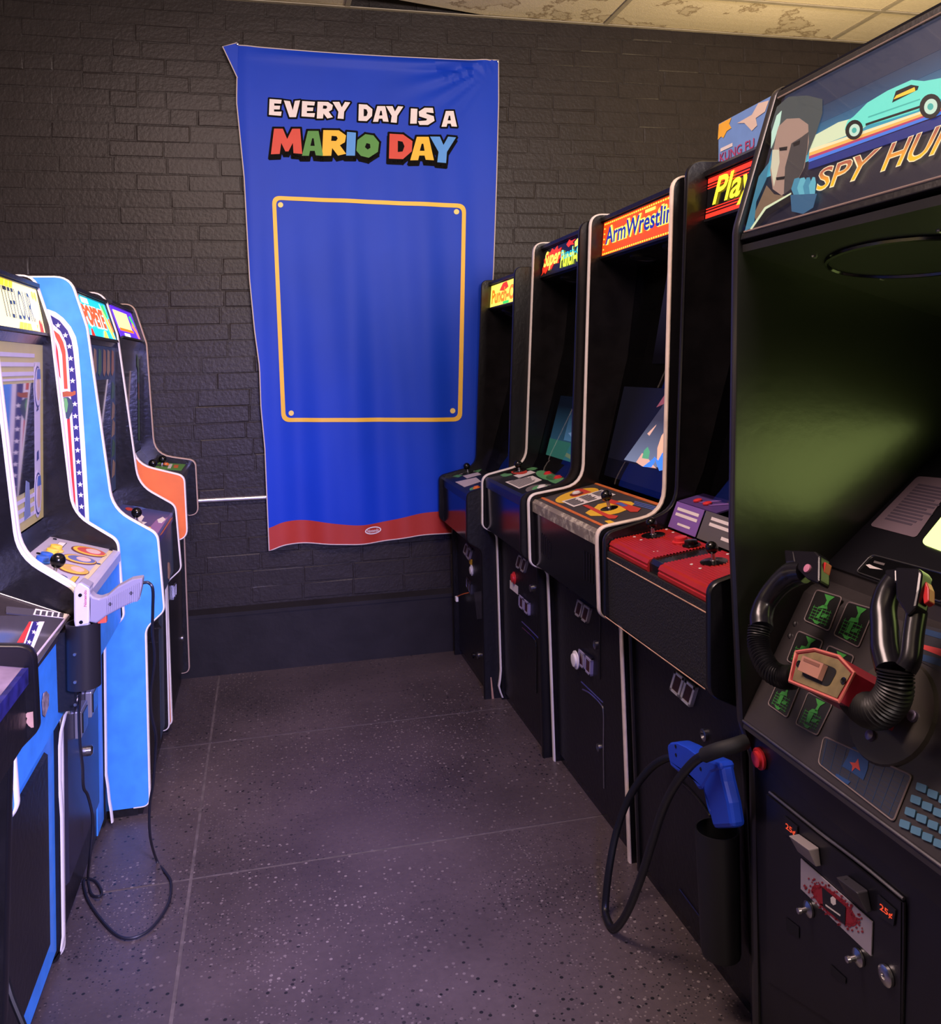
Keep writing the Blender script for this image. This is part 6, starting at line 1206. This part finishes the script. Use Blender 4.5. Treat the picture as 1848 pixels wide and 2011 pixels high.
for poly in ([(408, 1258), (500, 1330), (500, 1410), (412, 1345)], [(722, 1590), (830, 1690), (828, 1730), (725, 1665)]): decal('coin_return', Z(poly, S, OX, OY), FD, mat('deep_black', (0.003, 0.003, 0.004), 0.5), doorm, 0.0002, 0.0006)
build('start_button', MB().lathe(at(Z([(228, 142)], S, OX, OY)[0], FR), FR[1], [(0.021, 0), (0.021, 0.005), (0.017, 0.007), (0.016, 0.006), (0.015, 0.012), (0.010, 0.013), (0.001, 0.011)], 24), redp, fr, 'round red button', smooth=True)

# ------------------------------------------------------------------ blue light gun hung on the front of the fourth cabinet
BX = 0.905; GPb = PX(BX); S, OX, OY = 3.095, 1100, 1250
holm = mat('pocket_black', (0.006, 0.0055, 0.0065), 0.5)
h = build('gun_pocket', MB().lathe((0.925, 1.728, 0.13), (0, 0, 1), [(0.040, 0), (0.042, 0.01), (0.046, 0.262), (0.043, 0.262), (0.040, 0.03), (0.002, 0.03)], 26), holm, R4, smooth=True)
bg = thing('toy_light_gun', 'bright blue plastic light gun hanging on black cabinet front with thick black hose', 'toy gun', at((1430, 1600), GPb))
gb = mat('gun_blue', (0.012, 0.060, 0.55), 0.38)
def prX(poly, a, b, m, nm, par, bev=0.006):
    P = [at(p, GPb) for p in Z(poly, S, OX, OY)]; return build(nm, MB().loops([(BX+a, p.y, p.z) for p in P], [(BX+b, p.y, p.z) for p in P]), m, par, bevel=bev)
body = prX([(682, 660), (700, 640), (740, 636), (800, 662), (870, 712), (950, 735), (1005, 760), (1018, 810), (960, 830), (905, 925), (880, 930), (835, 862), (765, 832), (705, 782), (690, 720)], -0.016, 0.020, gb, 'body', bg, 0.009)
grp = prX([(905, 770), (1010, 775), (1030, 880), (1062, 1010), (1085, 1160), (965, 1165), (945, 1090), (930, 1000), (900, 920)], -0.014, 0.018, gb, 'grip', bg, 0.009)
tg = catmull([at(p, PX(BX+0.002)) for p in Z([(882, 915), (895, 980), (915, 1060), (945, 1098)], S, OX, OY)], 6); build('trigger_guard', MB().tube(tg, 0.0045, 8), gb, bg, smooth=True)
build('trigger', MB().tube(catmull([at(p, PX(BX+0.002)) for p in Z([(915, 935), (925, 975), (935, 1010)], S, OX, OY)], 4), 0.004, 8), gb, bg, smooth=True)
for p in ((705, 720), (855, 805), (703, 668)): c_ = at(Z([p], S, OX, OY)[0], PX(BX-0.016)); build('screw', MB().lathe(c_, (-1, 0, 0), [(0.004, -0.001), (0.004, 0.001), (0.002, 0.0005)], 10), black_pl, body)
hp = [((1125, 640), 0.93), ((1050, 665), 0.90), ((960, 690), 0.875), ((880, 720), 0.865), ((800, 775), 0.855), ((700, 900), 0.845), ((625, 1050), 0.84), ((560, 1250), 0.835), ((480, 1500), 0.825), ((400, 1690), 0.815), ((330, 1775), 0.806), ((290, 1762), 0.805), ((275, 1640), 0.815), ((300, 1400), 0.835), ((350, 1160), 0.865), ((430, 960), 0.895), ((540, 810), 0.93), ((640, 742), 0.955), ((720, 735), 0.972)]
P = [at(p, PX(v)) for p, v in ((Z([a], S, OX, OY)[0], v) for a, v in hp)]
for p in P: p.z = max(p.z, 0.011)
build('hose', MB().tube(catmull(P, 8), 0.0095, 12), black_rub, bg, smooth=True)
build('hose_sleeve', MB().tube(catmull(P[:4], 6), 0.0150, 12), mat('sleeve_black', (0.006, 0.006, 0.007), 0.7), bg, smooth=True)
build('dust_line', MB().box(0.955, 0.974, 1.70, 2.96, 0.0, 0.002), gd, R4) if False else None
